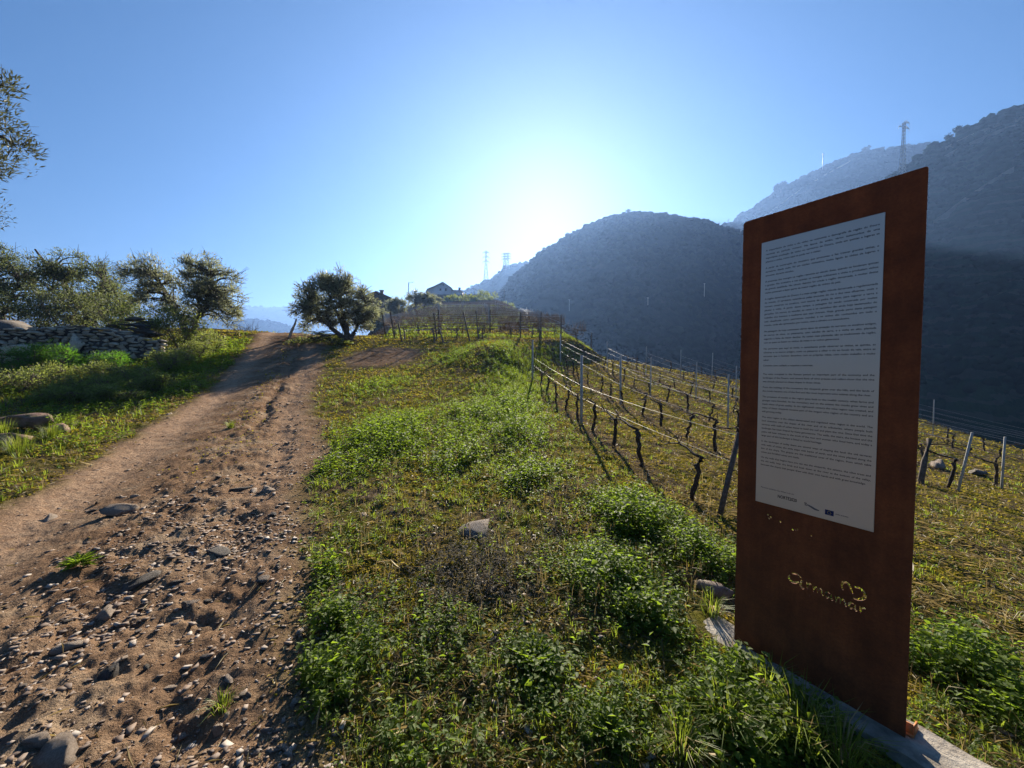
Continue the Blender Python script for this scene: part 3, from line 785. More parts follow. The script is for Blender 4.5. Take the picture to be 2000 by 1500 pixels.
# green strips between the rows of the upper vineyard
g = np.random.default_rng(119); UYS = np.array([22.6, 25.5, 28.8, 32.5, 36.8, 41.5, 47, 54, 62, 72, 85, 102, 118]); parts_ = []
for i in range(len(UYS) - 1):
    Y0, Y1 = UYS[i], UYS[i + 1]; n = 1500 if i < 7 else 1000
    xl_ = -0.31 * Y0 - 1; xr_ = float(np.interp(Y0, XBY, XBX)) + 0.02 * Y0 + 1
    x = xl_ + (xr_ - xl_) * g.random(n); y = Y0 + (Y1 - Y0) * (0.62 + 0.16 * g.normal(size=n)) + 0.04 * (x - xl_)
    k = fbm(x * 0.3, y * 0.5, 3, 130 + i) > -0.12 - 0.25 * (x < -6); x = x[k]; y = y[k]; n = len(x); th = g.random(n) * 6.283
    parts_.append(blade_arr(np.column_stack([x, y, H(x, y)]), np.column_stack([np.cos(th), np.sin(th), 0 * th]), (0.10 + 0.12 * g.random(n)) * (1 + Y0 * 0.006), 0.03 + 0.0012 * Y0, 0.3 + 0.6 * g.random(n), g.random(n)))
o = link('grass', leafmesh('grass', parts_), M['grass']); tag(o, 'grass strips between the vine rows of the upper vineyard', 'grass', kind='stuff')

# ------------------------------------------------------------------ trees
def grow_tree(name, label, cat, base, stems, blobs, nclump, rclump, nleaf, leafL, seed, mat='olive', group=None, wr=0.3, twigs=4, trunk_r=0.14, gap=0.0, bark='bark', twr=0.012, scale=1.0):
    """stems: polylines from the base; blobs: (x,y,z,rx,ry,rz) crown volumes, all relative to the base"""
    g = np.random.default_rng(seed)
    root = empty(name, base); tag(root, label, cat, group); root.scale = (scale,) * 3
    tg = Geo(); nodes = []
    for st in stems:
        st = np.array(st, float); m = len(st)
        k = np.linspace(0, 1, 10); kk = np.linspace(0, 1, m)
        p = np.column_stack([np.interp(k, kk, st[:, i]) for i in range(3)])
        p[1:] += g.normal(size=(9, 3)) * trunk_r * 0.25
        V, T = tube(p, trunk_r * (1 - 0.72 * k) * (0.75 if len(nodes) else 1) * (1 + 0.6 * (k == 0)), 8); tg.add(V, T)
        nodes += [p[i] for i in range(3, 10)]
    nodes = np.array(nodes)
    C = []; vol = np.array([b[3] * b[4] * b[5] for b in blobs]); vol = vol / vol.sum()
    for b, f in zip(blobs, vol):
        kcl = max(3, int(round(nclump * f)))
        d = rdir(g, kcl) * (0.35 + 0.62 * g.random((kcl, 1)) ** 0.5)
        C.append(np.array(b[:3]) + d * np.array(b[3:]))
    C = np.concatenate(C)
    if gap: C = C[g.random(len(C)) > gap]
    parts = []; per = max(10, nleaf // len(C))
    for c in C:
        a = nodes[np.argmin(np.linalg.norm(nodes - c, axis=1) + 0.3 * (nodes[:, 2] > c[2]))]
        k = np.linspace(0, 1, 6)[:, None]
        p = a + (c - a) * k + np.array([0, 0, 0.18]) * np.sin(k * math.pi) * np.linalg.norm(c - a) + g.normal(size=(6, 3)) * 0.03 * np.linalg.norm(c - a) * (k > 0)
        V, T = tube(p, trunk_r * 0.30 * (1 - 0.8 * k[:, 0]) + 0.004, 5, False); tg.add(V, T)
        rc = rclump * (0.6 + 0.8 * g.random())
        od = unit((c - nodes.mean(0))[None])[0]
        for q in range(twigs):
            e = c + (rdir(g, 1)[0] * 0.9 + od * 0.7) * rc
            V, T = tube(np.array([c, (c + e) / 2 + g.normal(size=3) * 0.03, e]), np.array([1, 0.65, 0.35]) * twr * (trunk_r / 0.14), 3, False); tg.add(V, T)
        n = int(per * (0.6 + 0.8 * g.random()))
        L = leafL * (0.6 + 0.8 * g.random(n))
        P = c + rdir(g, n) * (rc * g.random((n, 1)) ** 0.55) * np.array([1, 1, 0.85])
        D = rdir(g, n) + 0.8 * od + np.array([0, 0, 0.25]) + 0.7 * unit(P - c)
        parts.append(leaf_arr(P, D, rdir(g, n), L, L * wr, np.clip(g.random(n) * 0.7 + 0.3 * g.random(), 0, 1), 0.1, 0.1))
    link('trunk', tg.mesh('trunk', True), M[bark], root)
    link('crown', leafmesh('crown', parts), M[mat], root)
    return root

def bare_tree(name, label, base, h, seed, spread=0.5, depth=5, r0=0.06, group=None, cat='tree'):
    g = np.random.default_rng(seed); root = empty(name, base); tag(root, label, cat, group)
    tk = Geo(); tw = Geo()
    def rec(p, d, L, r, lev):
        k = np.linspace(0, 1, 4)[:, None]
        q = p + d * L * k + g.normal(size=(4, 3)) * L * 0.05 * (k > 0)
        V, T = tube(q, r * (1 - 0.4 * k[:, 0]), 6 if lev < 2 else 3, False); (tk if lev < 2 else tw).add(V, T)
        if lev >= depth: return
        for _ in range(3 if lev else 4):
            d2 = unit((d + rdir(g, 1)[0] * spread + np.array([0, 0, 0.15]))[None])[0]
            rec(q[-1 - (_ % 2)], d2, L * (0.62 + 0.2 * g.random()), r * 0.58, lev + 1)
    rec(np.zeros(3), np.array([0, 0, 1.0]), h * 0.3, r0, 0)
    link('trunk', tk.mesh('trunk'), M['bark'], root); link('branches', tw.mesh('branches'), M['bark'], root)
    return root

def wb(px, Y, dz=0.0):
    p = onground(px, Y); p[2] += dz; return tuple(p)

# the large olive tree at the bend of the track
grow_tree('olive_tree', 'round dense olive tree with forked trunk at the bend of the track', 'tree', wb(682, 21.5, -0.05),
          [[(0, 0, 0), (-0.1, 0, 0.6), (-0.3, 0.1, 1.5), (-0.4, 0, 2.4)], [(0, 0, 0), (0.35, 0.1, 0.7), (0.8, 0.2, 1.5), (0.9, 0, 2.2)], [(-0.1, 0, 0.05), (-0.9, -0.2, 0.7), (-1.6, -0.2, 1.4), (-2.1, 0, 2.0)], [(0.05, 0, 0.2), (-0.5, 0.3, 1.0), (-1.0, 0.4, 1.9), (-1.1, 0.3, 2.8)]],
          [(-0.75, 0, 2.25, 1.9, 1.7, 1.35), (-2.1, 0, 2.0, 1.0, 1.1, 0.95), (0.8, 0, 2.0, 0.85, 1.1, 1.0), (-0.9, 0, 3.2, 1.3, 1.0, 0.7), (0.2, 0, 2.9, 0.7, 0.8, 0.6), (-0.6, 0.2, 1.35, 1.7, 1.2, 0.5), (1.05, 0, 1.2, 0.6, 0.7, 0.6), (-2.2, 0.2, 1.05, 0.7, 0.8, 0.4)],
          250, 0.40, 23000, 0.13, 201, gap=0.14, twigs=6, trunk_r=0.2)
# the two-headed olive left of the track
grow_tree('olive_tree', 'two headed grey olive tree rising behind the verge left of the track', 'tree', wb(372, 20.0, -0.05),
          [[(0, 0, 0), (-0.4, 0, 1.0), (-1.2, 0.2, 2.2), (-1.6, 0, 3.2)], [(0.1, 0, 0), (0.5, 0, 1.0), (1.0, 0.1, 2.2), (1.2, 0, 3.2)], [(0, 0.1, 0), (0.1, 0.5, 1.2), (-0.1, 0.8, 2.4)]],
          [(-1.9, 0, 3.15, 1.15, 1.1, 0.95), (-2.7, 0, 3.45, 0.5, 0.6, 0.35), (-1.6, 0, 2.2, 0.8, 0.9, 0.8), (0.4, 0, 3.5, 0.6, 0.8, 0.75), (1.3, 0, 2.9, 1.25, 1.2, 1.25), (1.8, 0, 1.6, 0.95, 1.0, 0.95), (0.4, 0, 2.0, 1.1, 1.0, 1.0), (-0.4, 0, 1.3, 0.9, 0.9, 0.7)],
          240, 0.40, 22000, 0.12, 202, gap=0.18, twigs=6, trunk_r=0.17)
# trees behind the dry stone wall
grow_tree('olive_tree', 'loose leaning olive tree behind the dry stone wall', 'tree', wb(165, 27.0, -0.3),
          [[(0.4, 0, 0), (0.1, 0, 1.2), (-0.9, 0.1, 2.4), (-1.9, 0, 3.7)], [(0.3, 0, 0), (0.7, 0, 1.2), (1.0, 0, 2.4)], [(0.3, 0, 0), (-0.6, 0.3, 1.0), (-1.6, 0.4, 2.0)]],
          [(0.2, 0, 2.2, 1.3, 1.2, 1.0), (1.3, 0, 1.6, 1.0, 1.0, 0.8), (-1.2, 0, 2.3, 1.0, 1.1, 1.0), (-0.1, 0, 3.0, 0.9, 0.8, 0.5), (-2.0, 0, 3.6, 0.5, 0.4, 0.45), (0.4, 0, 1.2, 1.8, 1.1, 0.6), (0.3, 0, 0.5, 2.3, 0.9, 0.5)],
          230, 0.38, 21000, 0.085, 203, scale=1.6, mat='treeleaf', gap=0.18, twigs=7, trunk_r=0.12, wr=0.4)
grow_tree('leafy_tree', 'dark green bushy tree at the left edge behind the wall', 'tree', wb(0, 26.0, -0.3),
          [[(0, 0, 0), (0, 0, 1.4), (-0.3, 0, 2.6)], [(0, 0, 0), (0.5, 0, 1.2), (0.9, 0, 2.2)], [(0, 0, 0), (-0.8, 0, 1.2), (-1.6, 0, 2.2)]],
          [(0, 0, 2.4, 1.4, 1.3, 1.2), (-1.6, 0, 2.6, 1.4, 1.2, 1.3), (0.8, 0, 1.7, 0.9, 1.0, 0.8), (0, 0, 0.8, 1.8, 0.9, 0.7)],
          200, 0.40, 21000, 0.075, 204, gap=0.1, scale=1.62, mat='treeleaf', twigs=4, trunk_r=0.14, wr=0.5)
# tree out of frame whose branches hang in at the top left
grow_tree('olive_tree', 'branches of an olive tree hanging in at the top left edge', 'tree', (-8.05, 4.6, h1(-8.05, 4.6) + 0.30),
          [[(0, 0, 0), (0.1, 0, 1.5), (0.6, -0.2, 3.0), (1.3, -0.3, 4.0)], [(0, 0, 0), (-0.3, 0.2, 1.4), (-0.7, 0.6, 3.0)], [(0.1, 0, 1.2), (0.7, 0, 2.6), (1.5, -0.2, 3.6)]],
          [(1.45, -0.2, 3.95, 0.95, 0.8, 0.75), (1.75, -0.2, 3.6, 0.75, 0.5, 0.35), (1.7, -0.2, 4.35, 0.6, 0.5, 0.35), (-0.4, 0.3, 4.0, 1.5, 1.5, 1.1)],
          150, 0.24, 30000, 0.06, 205, mat='olivedark', twr=0.0035, twigs=5, trunk_r=0.14, wr=0.22, gap=0.15)

def shrub(name, label, px, Y, w, h, seed, mat='shrub', leafL=0.07, nleaf=3500, group=None, wr=0.4, base=None, cat='shrub', ncl=40):
    b = base if base is not None else wb(px, Y, -0.03)
    nleaf = int(nleaf * (0.6 if mat == 'shrub' else 0.8)); leafL *= 1.1
    st = [[(0, 0, 0), (a * w * 0.3, c * w * 0.2, h * 0.45), (a * w * 0.42, c * w * 0.3, h * 0.8)] for a, c in ((-1, 0.3), (-0.3, -0.6), (0.4, 0.6), (1, -0.2))]
    return grow_tree(name, label, cat, b, st, [(0, 0, h * 0.5, w * 0.5, w * 0.42, h * 0.5)], ncl, 0.16 * (w + h) * 0.5 + 0.06, nleaf, leafL, seed, mat, group, wr, 3, 0.035, bark='twig')
shrub('shrub', 'tall dark green shrub in front of the two headed olive tree', 352, 17.6, 2.2, 2.0, 211, nleaf=6000, leafL=0.085, ncl=70)
shrub('shrub', 'shrub growing over the heap of dark slate slabs', 268, 17.6, 2.0, 1.9, 212, nleaf=4500, leafL=0.085, ncl=50)
shrub('shrub', 'broad olive green shrub on the verge below the pale upright slab', 175, 10.3, 1.5, 0.5, 213, leafL=0.045, nleaf=7000, ncl=60)
shrub('shrub', 'low shrub on the verge right of the broad olive green one', 262, 11.6, 1.2, 0.5, 214, leafL=0.045, nleaf=5000, ncl=50)
shrub('shrub', 'small shrub on the verge beside the end of the wall', 325, 13.6, 1.2, 0.75, 215, leafL=0.05, nleaf=4000, ncl=40)
shrub('shrub', 'grey green shrub close to the left edge below the ferns', 40, 10.2, 1.0, 0.6, 216, leafL=0.04, nleaf=3500, ncl=40)
shrub('shrub', 'shrub on the verge at the foot of the two headed olive tree', 415, 17.5, 1.5, 0.9, 217, nleaf=3500, leafL=0.07)
shrub('shrub', 'dark round shrub beyond the crest of the track', 535, 40, 3.4, 3.6, 218, leafL=0.2, nleaf=4000, ncl=60)
shrub('shrub', 'dark shrub beyond the crest left of the leaning pale trunk', 570, 37, 2.2, 2.2, 219, leafL=0.2, nleaf=2500)
shrub('shrub', 'low shrub below the bare trees beyond the crest', 490, 38, 2.0, 3.0, 220, leafL=0.2, nleaf=2500)
for i_, (px_, Y_, w_, h_, lab_) in enumerate([(120, 9.6, 1.1, .32, 'low olive green shrub left of the broad one on the verge'), (225, 9.9, 1.2, .36, 'dark shrub at the edge of the verge nearest the track'), (300, 11.0, 1.0, .5, 'small dark shrub between the verge grass and the wall end'),
        (205, 12.0, 1.4, .5, 'shrub at the foot of the wall under its right half'), (350, 14.5, 1.2, .6, 'shrub right of the wall end at the edge of the grass'), (95, 11.2, 1.2, .6, 'shrub below the larger fern on the verge'), (385, 16.0, 1.1, .7, 'shrub halfway between the wall end and the olive trunk')]):
    shrub('shrub', lab_, px_, Y_, w_, h_, 260 + i_, leafL=0.045, nleaf=5500, ncl=50)
for i_, (px_, w_, h_, lab_) in enumerate([(25, 4.0, 2.6, 'low dark bush behind the flat topped boulder'), (125, 4.0, 2.4, 'low bush behind the wall under the loose leaning olive'), (225, 3.6, 2.2, 'low bush behind the heap of slate slabs')]):
    shrub('shrub', lab_, px_, 23.5, w_, h_, 270 + i_, mat='treeleaf', leafL=0.1, nleaf=5000, ncl=60)
shrub('fern', 'bright green feathery fern at the foot of the wall near the left edge', 52, 12.2, 1.0, 1.0, 221, 'fern', 0.08, 5000, None, 0.12, cat='fern', ncl=50)
shrub('fern', 'larger bright green fern right beside the first under the wall', 108, 12.6, 1.3, 0.95, 222, 'fern', 0.08, 6500, None, 0.12, cat='fern', ncl=60)
shrub('fern', 'yellow green fern below the right end of the wall', 215, 13.6, 1.3, 0.6, 223, 'fern', 0.08, 4500, None, 0.12, cat='fern', ncl=40)
bare_tree('bare_tree', 'leafless tree beyond the crest, beside the two headed olive', wb(488, 42), 6.0, 231, r0=0.10)
bare_tree('bare_tree', 'smaller leafless tree beyond the crest, nearer the dark round shrub', wb(524, 46), 5.5, 232, r0=0.09)
bare_tree('bare_tree', 'leafless tree behind the dark house with the chimney', wb(758, 122, -3), 11, 233, r0=0.16)
# olives in front of the white house
grow_tree('olive_tree', 'grey olive tree right of the dark house roof', 'tree', wb(778, 96, -0.2), [[(0, 0, 0), (0, 0, 2), (0.2, 0, 3.5)], [(0, 0, 0), (1, 0, 2), (1.5, 0, 3.5)]],
          [(0, 0, 3.3, 2.9, 2.6, 1.9), (-1.5, 0, 2.4, 1.8, 1.8, 1.4)], 70, 0.9, 5000, 0.42, 241, trunk_r=0.3, group='olive trees below the white house')
grow_tree('olive_tree', 'wide grey olive tree under the street lamp', 'tree', wb(826, 92, -0.2), [[(-1.5, 0, 0), (-1.6, 0, 1.6), (-1.8, 0, 3)], [(0.4, 0, 0), (0.5, 0, 1.6), (1.2, 0, 3)]],
          [(-1.4, 0, 3.2, 2.1, 2.0, 1.6), (1.0, 0, 3.0, 2.2, 2.0, 1.4), (2.4, 0, 2.2, 1.2, 1.2, 0.9)], 70, 0.8, 5000, 0.4, 242, trunk_r=0.25, group='olive trees below the white house')
grow_tree('olive_tree', 'small round olive tree just below the door of the white house', 'tree', wb(853, 98, 0.2), [[(0, 0, 0), (0, 0, 1.5), (0.2, 0, 2.2)]],
          [(0, 0, 2.0, 1.5, 1.4, 1.5)], 25, 0.6, 1800, 0.38, 243, trunk_r=0.18, group='olive trees below the white house')
grow_tree('olive_tree', 'olive tree half hidden behind the round olive at the bend', 'tree', wb(733, 70, -0.2), [[(0, 0, 0), (0, 0, 1.5), (0.2, 0, 3.0)]],
          [(0, 0, 2.6, 2.4, 2.0, 1.9), (1.2, 0, 1.8, 1.6, 1.5, 1.2)], 50, 0.7, 3500, 0.34, 244, trunk_r=0.22, group='olive trees below the white house')
for i, (px, Y, w, h) in enumerate([(885, 150, 7, 1.8), (915, 150, 8, 2.0), (948, 160, 9, 3.2), (985, 165, 9, 3), (1020, 160, 8, 3)]):
    shrub('hedge_shrub', ['dense dark shrub under the right wing of the white house', 'dense shrub left of the utility pole', 'dense shrub just right of the utility pole', 'pale topped shrub on the slope under the hanging wires', 'last shrub of the row on the shaded slope'][i], px, Y, w, h, 250 + i, leafL=0.6, nleaf=1800, ncl=30, group='shrubs below the white house')
# ------------------------------------------------------------------ the steel sign
SU = Vector((0.5401, -0.8416, 0)); SN = Vector((-0.8416, -0.5401, 0))
SM = Matrix(((SU.x, 0, SN.x, 0), (SU.y, 0, SN.y, 0), (0, 1, 0, 0), (0, 0, 0, 1)))     # x = along, y = up, z = towards the reader
sx0, sy0 = 1.2133, 2.0491
sign = empty('information_sign', (sx0, sy0, 0)); sign.matrix_world = Matrix.Translation((sx0, sy0, 0)) @ SM
tag(sign, 'tall rust brown steel sign with a white text panel standing on concrete', 'sign')
SWID, SHGT, STH = 0.668, 2.267, 0.005

def catmull(p, k=8):
    p = [np.array(q, float) for q in p]; p = [2 * p[0] - p[1]] + p + [2 * p[-1] - p[-2]]; out = []
    for i in range(1, len(p) - 2):
        for t in np.linspace(0, 1, k, endpoint=False):
            out.append(0.5 * ((2 * p[i]) + (-p[i - 1] + p[i + 1]) * t + (2 * p[i - 1] - 5 * p[i] + 4 * p[i + 1] - p[i + 2]) * t * t + (-p[i - 1] + 3 * p[i] - 3 * p[i + 1] + p[i + 2]) * t ** 3))
    out.append(p[-2]); return np.array(out)

def stroke(pts, w):
    w = w * 1.4
    p = catmull(pts); d = np.gradient(p, axis=0); d /= np.linalg.norm(d, axis=1, keepdims=True) + 1e-9
    nrm = np.column_stack([-d[:, 1], d[:, 0]]); k = np.linspace(0, 1, len(p))
    ww = (w * (0.35 + 0.65 * np.sin(np.pi * np.clip(k, 0.06, 0.94)) ** 0.7))[:, None] * 0.5
    return np.concatenate([p + nrm * ww, (p - nrm * ww)[::-1]])

def word_strokes():
    S = []
    # capital A, open script form
    S.append(stroke([(0.300, 0.508), (0.284, 0.519), (0.266, 0.516), (0.262, 0.510)], 0.006))
    S.append(stroke([(0.255, 0.505), (0.249, 0.488), (0.258, 0.474), (0.276, 0.474), (0.291, 0.486)], 0.0075))
    S.append(stroke([(0.303, 0.500), (0.300, 0.486), (0.298, 0.472), (0.306, 0.462), (0.314, 0.466)], 0.0075))
    x = 0.322
    def r(x, b): return [stroke([(x, b + 0.030), (x + 0.003, b + 0.012), (x + 0.002, b)], 0.0055), stroke([(x + 0.007, b + 0.020), (x + 0.013, b + 0.028), (x + 0.019, b + 0.025)], 0.0055)]
    def m(x, b): return [stroke([(x, b + 0.027), (x + 0.003, b + 0.012), (x + 0.002, b)], 0.005), stroke([(x + 0.007, b + 0.018), (x + 0.013, b + 0.028), (x + 0.018, b + 0.018), (x + 0.018, b + 0.001)], 0.005), stroke([(x + 0.023, b + 0.018), (x + 0.029, b + 0.028), (x + 0.034, b + 0.016), (x + 0.036, b + 0.001), (x + 0.041, b + 0.004)], 0.005)]
    def a(x, b): return [stroke([(x + 0.018, b + 0.027), (x + 0.008, b + 0.028), (x + 0.001, b + 0.014), (x + 0.006, b + 0.002), (x + 0.014, b + 0.008)], 0.006), stroke([(x + 0.023, b + 0.026), (x + 0.021, b + 0.010), (x + 0.024, b + 0.001), (x + 0.030, b + 0.005)], 0.006)]
    S += r(0.322, 0.470); S += m(0.347, 0.466); S += a(0.394, 0.463); S += m(0.431, 0.460); S += a(0.478, 0.458); S += r(0.515, 0.457)
    # the heart above the end of the word
    S.append(stroke([(0.456, 0.527), (0.452, 0.548), (0.461, 0.566), (0.474, 0.563), (0.484, 0.546), (0.490, 0.527)], 0.0075))
    S.append(stroke([(0.496, 0.560), (0.513, 0.562), (0.530, 0.547), (0.528, 0.528), (0.512, 0.513), (0.492, 0.508)], 0.0085))
    # small pinholes under the panel
    for u, v, s_ in [(0.150, 0.765, .004), (0.163, 0.757, .005), (0.156, 0.748, .004), (0.206, 0.748, .005), (0.260, 0.727, .005), (0.270, 0.732, .004), (0.280, 0.736, .004), (0.335, 0.725, .003)]:
        S.append(np.array([(u + s_ * math.cos(q), v + s_ * math.sin(q)) for q in np.linspace(0, 6.283, 6, endpoint=False)]))
    return S

def curve_plate(name, loops, half):
    cu = bpy.data.curves.new(name, 'CURVE'); cu.dimensions = '2D'; cu.fill_mode = 'BOTH'; cu.extrude = half; cu.resolution_u = 1
    for L in loops:
        s_ = cu.splines.new('POLY'); s_.points.add(len(L) - 1); s_.use_cyclic_u = True
        for q, (a, b) in zip(s_.points, L): q.co = (a, b, 0, 1)
    o = bpy.data.objects.new('tmp', cu); COL.objects.link(o)
    bpy.context.view_layer.update()
    me = bpy.data.meshes.new_from_object(o.evaluated_get(bpy.context.evaluated_depsgraph_get())); me.name = name
    me.materials.clear(); bpy.data.objects.remove(o); return me

def rounded(x0, y0, x1, y1, rad):
    out = []
    for cx, cy, a0 in ((x1 - rad[0], y1 - rad[0], 0), (x0 + rad[1], y1 - rad[1], 90), (x0 + rad[2], y0 + rad[2], 180), (x1 - rad[3], y0 + rad[3], 270)):
        r_ = rad[(0, 1, 2, 3)[a0 // 90]]
        for q in np.linspace(0, 90, 6): out.append((cx + r_ * math.cos(R(a0 + q)), cy + r_ * math.sin(R(a0 + q))))
    return out
plate = curve_plate('steel_plate', [rounded(0, -0.012, SWID, SHGT, (0.008, 0.018, 0.022, 0.008))] + word_strokes(), STH / 2)
pl = link('steel_plate', plate, M['corten'], sign)
pm = bev_box('text_panel', 0.459, 1.313, 0.006, 0.001, 1)
panel = link('text_panel', pm, M['panel'], sign, (0.3225, 1.4775, STH / 2 + 0.002))

PT = ["A importância da vinha e do vinho na economia e demografia da região do Douro remonta ao período romano. Na época de então, vários testemunhos de uma importante produção de vinho no território do Douro, onde em quintas e lugares se plantou a vinha, como aqui se pode ver e visitar.",
      "A partir da construção do mosteiro que promoveu e fez crescer grandes vinhas, o território, desde cedo, foi um núcleo vinhateiro, muito ligado às vinhas de lugares e encostas, durante séculos.",
      "A presença dos monges na região remonta ao século doze, quando se fundaram quintas e granjas. No mosteiro e nas quintas os monges cultivavam a vinha e produziam vinhos de grande qualidade. No século dezoito foi criada a região demarcada, e muitas destas vinhas passaram a fazer parte da maior região de vinhos do país.",
      "A região demarcada do Douro é a mais antiga região vitícola demarcada e regulamentada do mundo. O território estende-se pelas encostas do rio e dos seus afluentes, onde o homem construiu os socalcos, com muros de pedra de xisto, para segurar a terra e plantar a vinha. A partir desse tempo, a paisagem foi sendo construída por muitas gerações. Os muros, as escadas, as casas e os caminhos são ainda hoje testemunho do trabalho dos homens e mulheres que aqui viveram. Hoje, grande parte desta paisagem está classificada como património mundial, e os vinhos são conhecidos em todo o mundo, onde são apreciados por todos, com a oliveira e a amendoeira.",
      "Na paisagem de hoje coexistem vários tipos de armação do terreno: os socalcos antigos, de muros de xisto, os patamares, com taludes de terra, e a vinha ao alto, plantada segundo a linha de maior declive. As castas mais plantadas são as tradicionais da região, com as quais se fazem os vinhos de mesa e os vinhos generosos.",
      "No percurso que aqui se inicia, o caminhante pode observar as vinhas, as quintas, as oliveiras e os muros antigos, ouvir os pássaros e olhar o rio ao fundo do vale, entre as encostas que o homem desenhou com as próprias mãos, com muito trabalho e muito saber.",
      "Caminhe com cuidado e respeite a natureza."]
EN = ["The wine occupied in the Roman period an important part of the economy and the landscape of the Douro, and several finds of wine presses and cellars show that the vine was already planted on these slopes in those times.",
      "From the building of the monastery the vineyards grew over the hills, and the lands of the monks became one of the first and the most important wine estates along the river.",
      "The presence of monks in the region goes back to the twelfth century, when farms and granges were founded. At the monastery and on the estates the monks grew vines and made wines of great quality. In the eighteenth century the wine region was created, and many of these vineyards became part of the largest wine region of the country and are still growing today.",
      "The wine region is the oldest demarcated and regulated wine region in the world. The land stretches over the slopes of the river and of its tributaries, where people built terraces with walls of schist stone to hold the soil and plant the vine. Since that time the landscape has been shaped by many generations. The walls, the stairs, the houses and the paths still bear witness to the work of the men and women who lived here, and today a large part of this landscape is listed as world heritage.",
      "In the landscape of today there are several ways of shaping the land: the old terraces with walls of schist, the wide steps with banks of earth, and the vines planted along the line of the slope. The grapes are the traditional ones of the region, from which table wines and fortified wines are made.",
      "On the walk that begins here you can see the vineyards, the estates, the olive trees and the old walls, hear the birds and look down at the river at the bottom of the valley, between the slopes that people drew with their own hands and with great knowledge."]
def wrap(t, n):
    out = []; cur = ''
    for w_ in t.split():
        if len(cur) + 1 + len(w_) > n and cur: out.append(cur); cur = w_
        else: cur = (cur + ' ' + w_).strip()
    return out + [cur]
def text(name, body, x, y, size, mat, spacing=1.0, z=0.0058, parent=None, sx=1.0, label=None):
    fc = bpy.data.curves.new(name, 'FONT'); fc.body = body; fc.size = size; fc.resolution_u = 2; fc.offset = 0.00022 if size < 0.02 else 0.0006; fc.space_line = spacing; fc.align_x = 'LEFT'; fc.align_y = 'TOP'
    o = link(name, fc, mat, parent or panel, (x, y, z)); o.scale = (sx, 1, 1)
    bpy.context.view_layer.update()
    me = bpy.data.meshes.new_from_object(o.evaluated_get(bpy.context.evaluated_depsgraph_get())); me.name = name
    me.materials.clear(); me.materials.append(mat); bpy.data.objects.remove(o)
    o = link(name, me, None, parent or panel, (x, y, z)); o.scale = (sx, 1, 1)
    if label: o['label'] = label
    return o
def para(t, y, ts, sl):
    fc = bpy.data.curves.new('text_block', 'FONT'); fc.body = t; fc.size = ts; fc.resolution_u = 2; fc.offset = 0.0002
    fc.space_line = sl / ts; fc.align_x = 'JUSTIFY'; fc.align_y = 'TOP'; fc.text_boxes[0].width = 0.424
    o = bpy.data.objects.new('tmp', fc); COL.objects.link(o); bpy.context.view_layer.update()
    me = bpy.data.meshes.new_from_object(o.evaluated_get(bpy.context.evaluated_depsgraph_get())); me.name = 'text_block'
    bpy.data.objects.remove(o); me.materials.clear(); me.materials.append(M['ink'])
    return me, -min(v.co.y for v in me.vertices)
TS = 0.0126
while True:
    SL = TS * 1.60; vy = 2.096 - 1.4775; done = []
    for grp, gap in ((PT, 0.010), (EN, 0.008)):
        for t in grp:
            me, hgt = para(t, vy, TS, SL); done.append((me, vy)); vy -= hgt + SL * 0.45 + gap
        vy -= 0.012
    if vy > 0.915 - 1.4775: break
    for me, _ in done: bpy.data.meshes.remove(me)
    TS *= 0.975
print('text size', TS)
for me, y in done: link('text_block', me, None, panel, (0.114 - 0.3225, y, 0.0032))
text('text_block', 'Percurso pedestre das vinhas e do rio', -0.205, -0.572, 0.0095, M['inkgrey'], z=0.0032)
text('logo', 'NORTE2020', 0.194 - 0.3225, 0.884 - 1.4775, 0.0215, M['ink'], z=0.0032, sx=0.72, label='bold black word logo at the foot of the panel')
lg = Geo(); 
for k, (a, b) in enumerate([((-0.006, 0.004), (0.004, 0.010)), ((-0.004, -0.004), (0.006, 0.002))]):
    V, T = boxg(((a[0] + b[0]) / 2, (a[1] + b[1]) / 2, 0), (0.010, 0.005, 0.0006)); lg.add(V, T)
st = stroke([(0.006, 0.002), (0.022, -0.004), (0.036, -0.010), (0.052, -0.012)], 0.006)
lo = link('logo', lg.mesh('logo'), M['inkgrey'], panel, (0.312 - 0.3225, 0.866 - 1.4775, 0.0033)); lo['label'] = 'small grey swoosh logo at the foot of the panel'
sw = link('swoosh', curve_plate('swoosh', [st], 0.0003), M['inkgrey'], lo)
fl = link('logo', bev_box('logo', 0.032, 0.023, 0.0006, 0.0002, 1), M['inkblue'], panel, (0.402 - 0.3225, 0.856 - 1.4775, 0.0033)); fl['label'] = 'dark blue flag logo at the foot of the panel'
text('caption', 'UNIÃO EUROPEIA', 0.423 - 0.3225, 0.860 - 1.4775, 0.0058, M['inkgrey'], z=0.0032)
# ring of small stars on the flag
sg = Geo()
for k in range(12):
    V, T = boxg((0.0065 * math.cos(k * 0.5236), 0.0065 * math.sin(k * 0.5236), 0.0006), (0.0014, 0.0014, 0.0004)); sg.add(V, T)
M['star'] = simple('star_yellow', (0.7, 0.5, 0.03), (0.8, 0.6, 0.05), 3, 0.6, 0)
link('stars', sg.mesh('stars'), M['star'], fl)
# angle bracket at the near foot
bg_ = Geo()
for c, s_ in (((0.02, 0.022, -0.03), (0.05, 0.044, 0.006)), ((0.02, 0.003, -0.055), (0.06, 0.006, 0.075)), ((0.046, 0.02, -0.052), (0.006, 0.036, 0.05))):
    V, T = boxg(c, s_); bg_.add(V, T)
br = link('foot_bracket', bg_.mesh('foot_bracket'), M['ochre'], sign, (SWID - 0.03, 0.03, 0.0)); br['label'] = 'orange steel angle bracket at the foot of the sign'
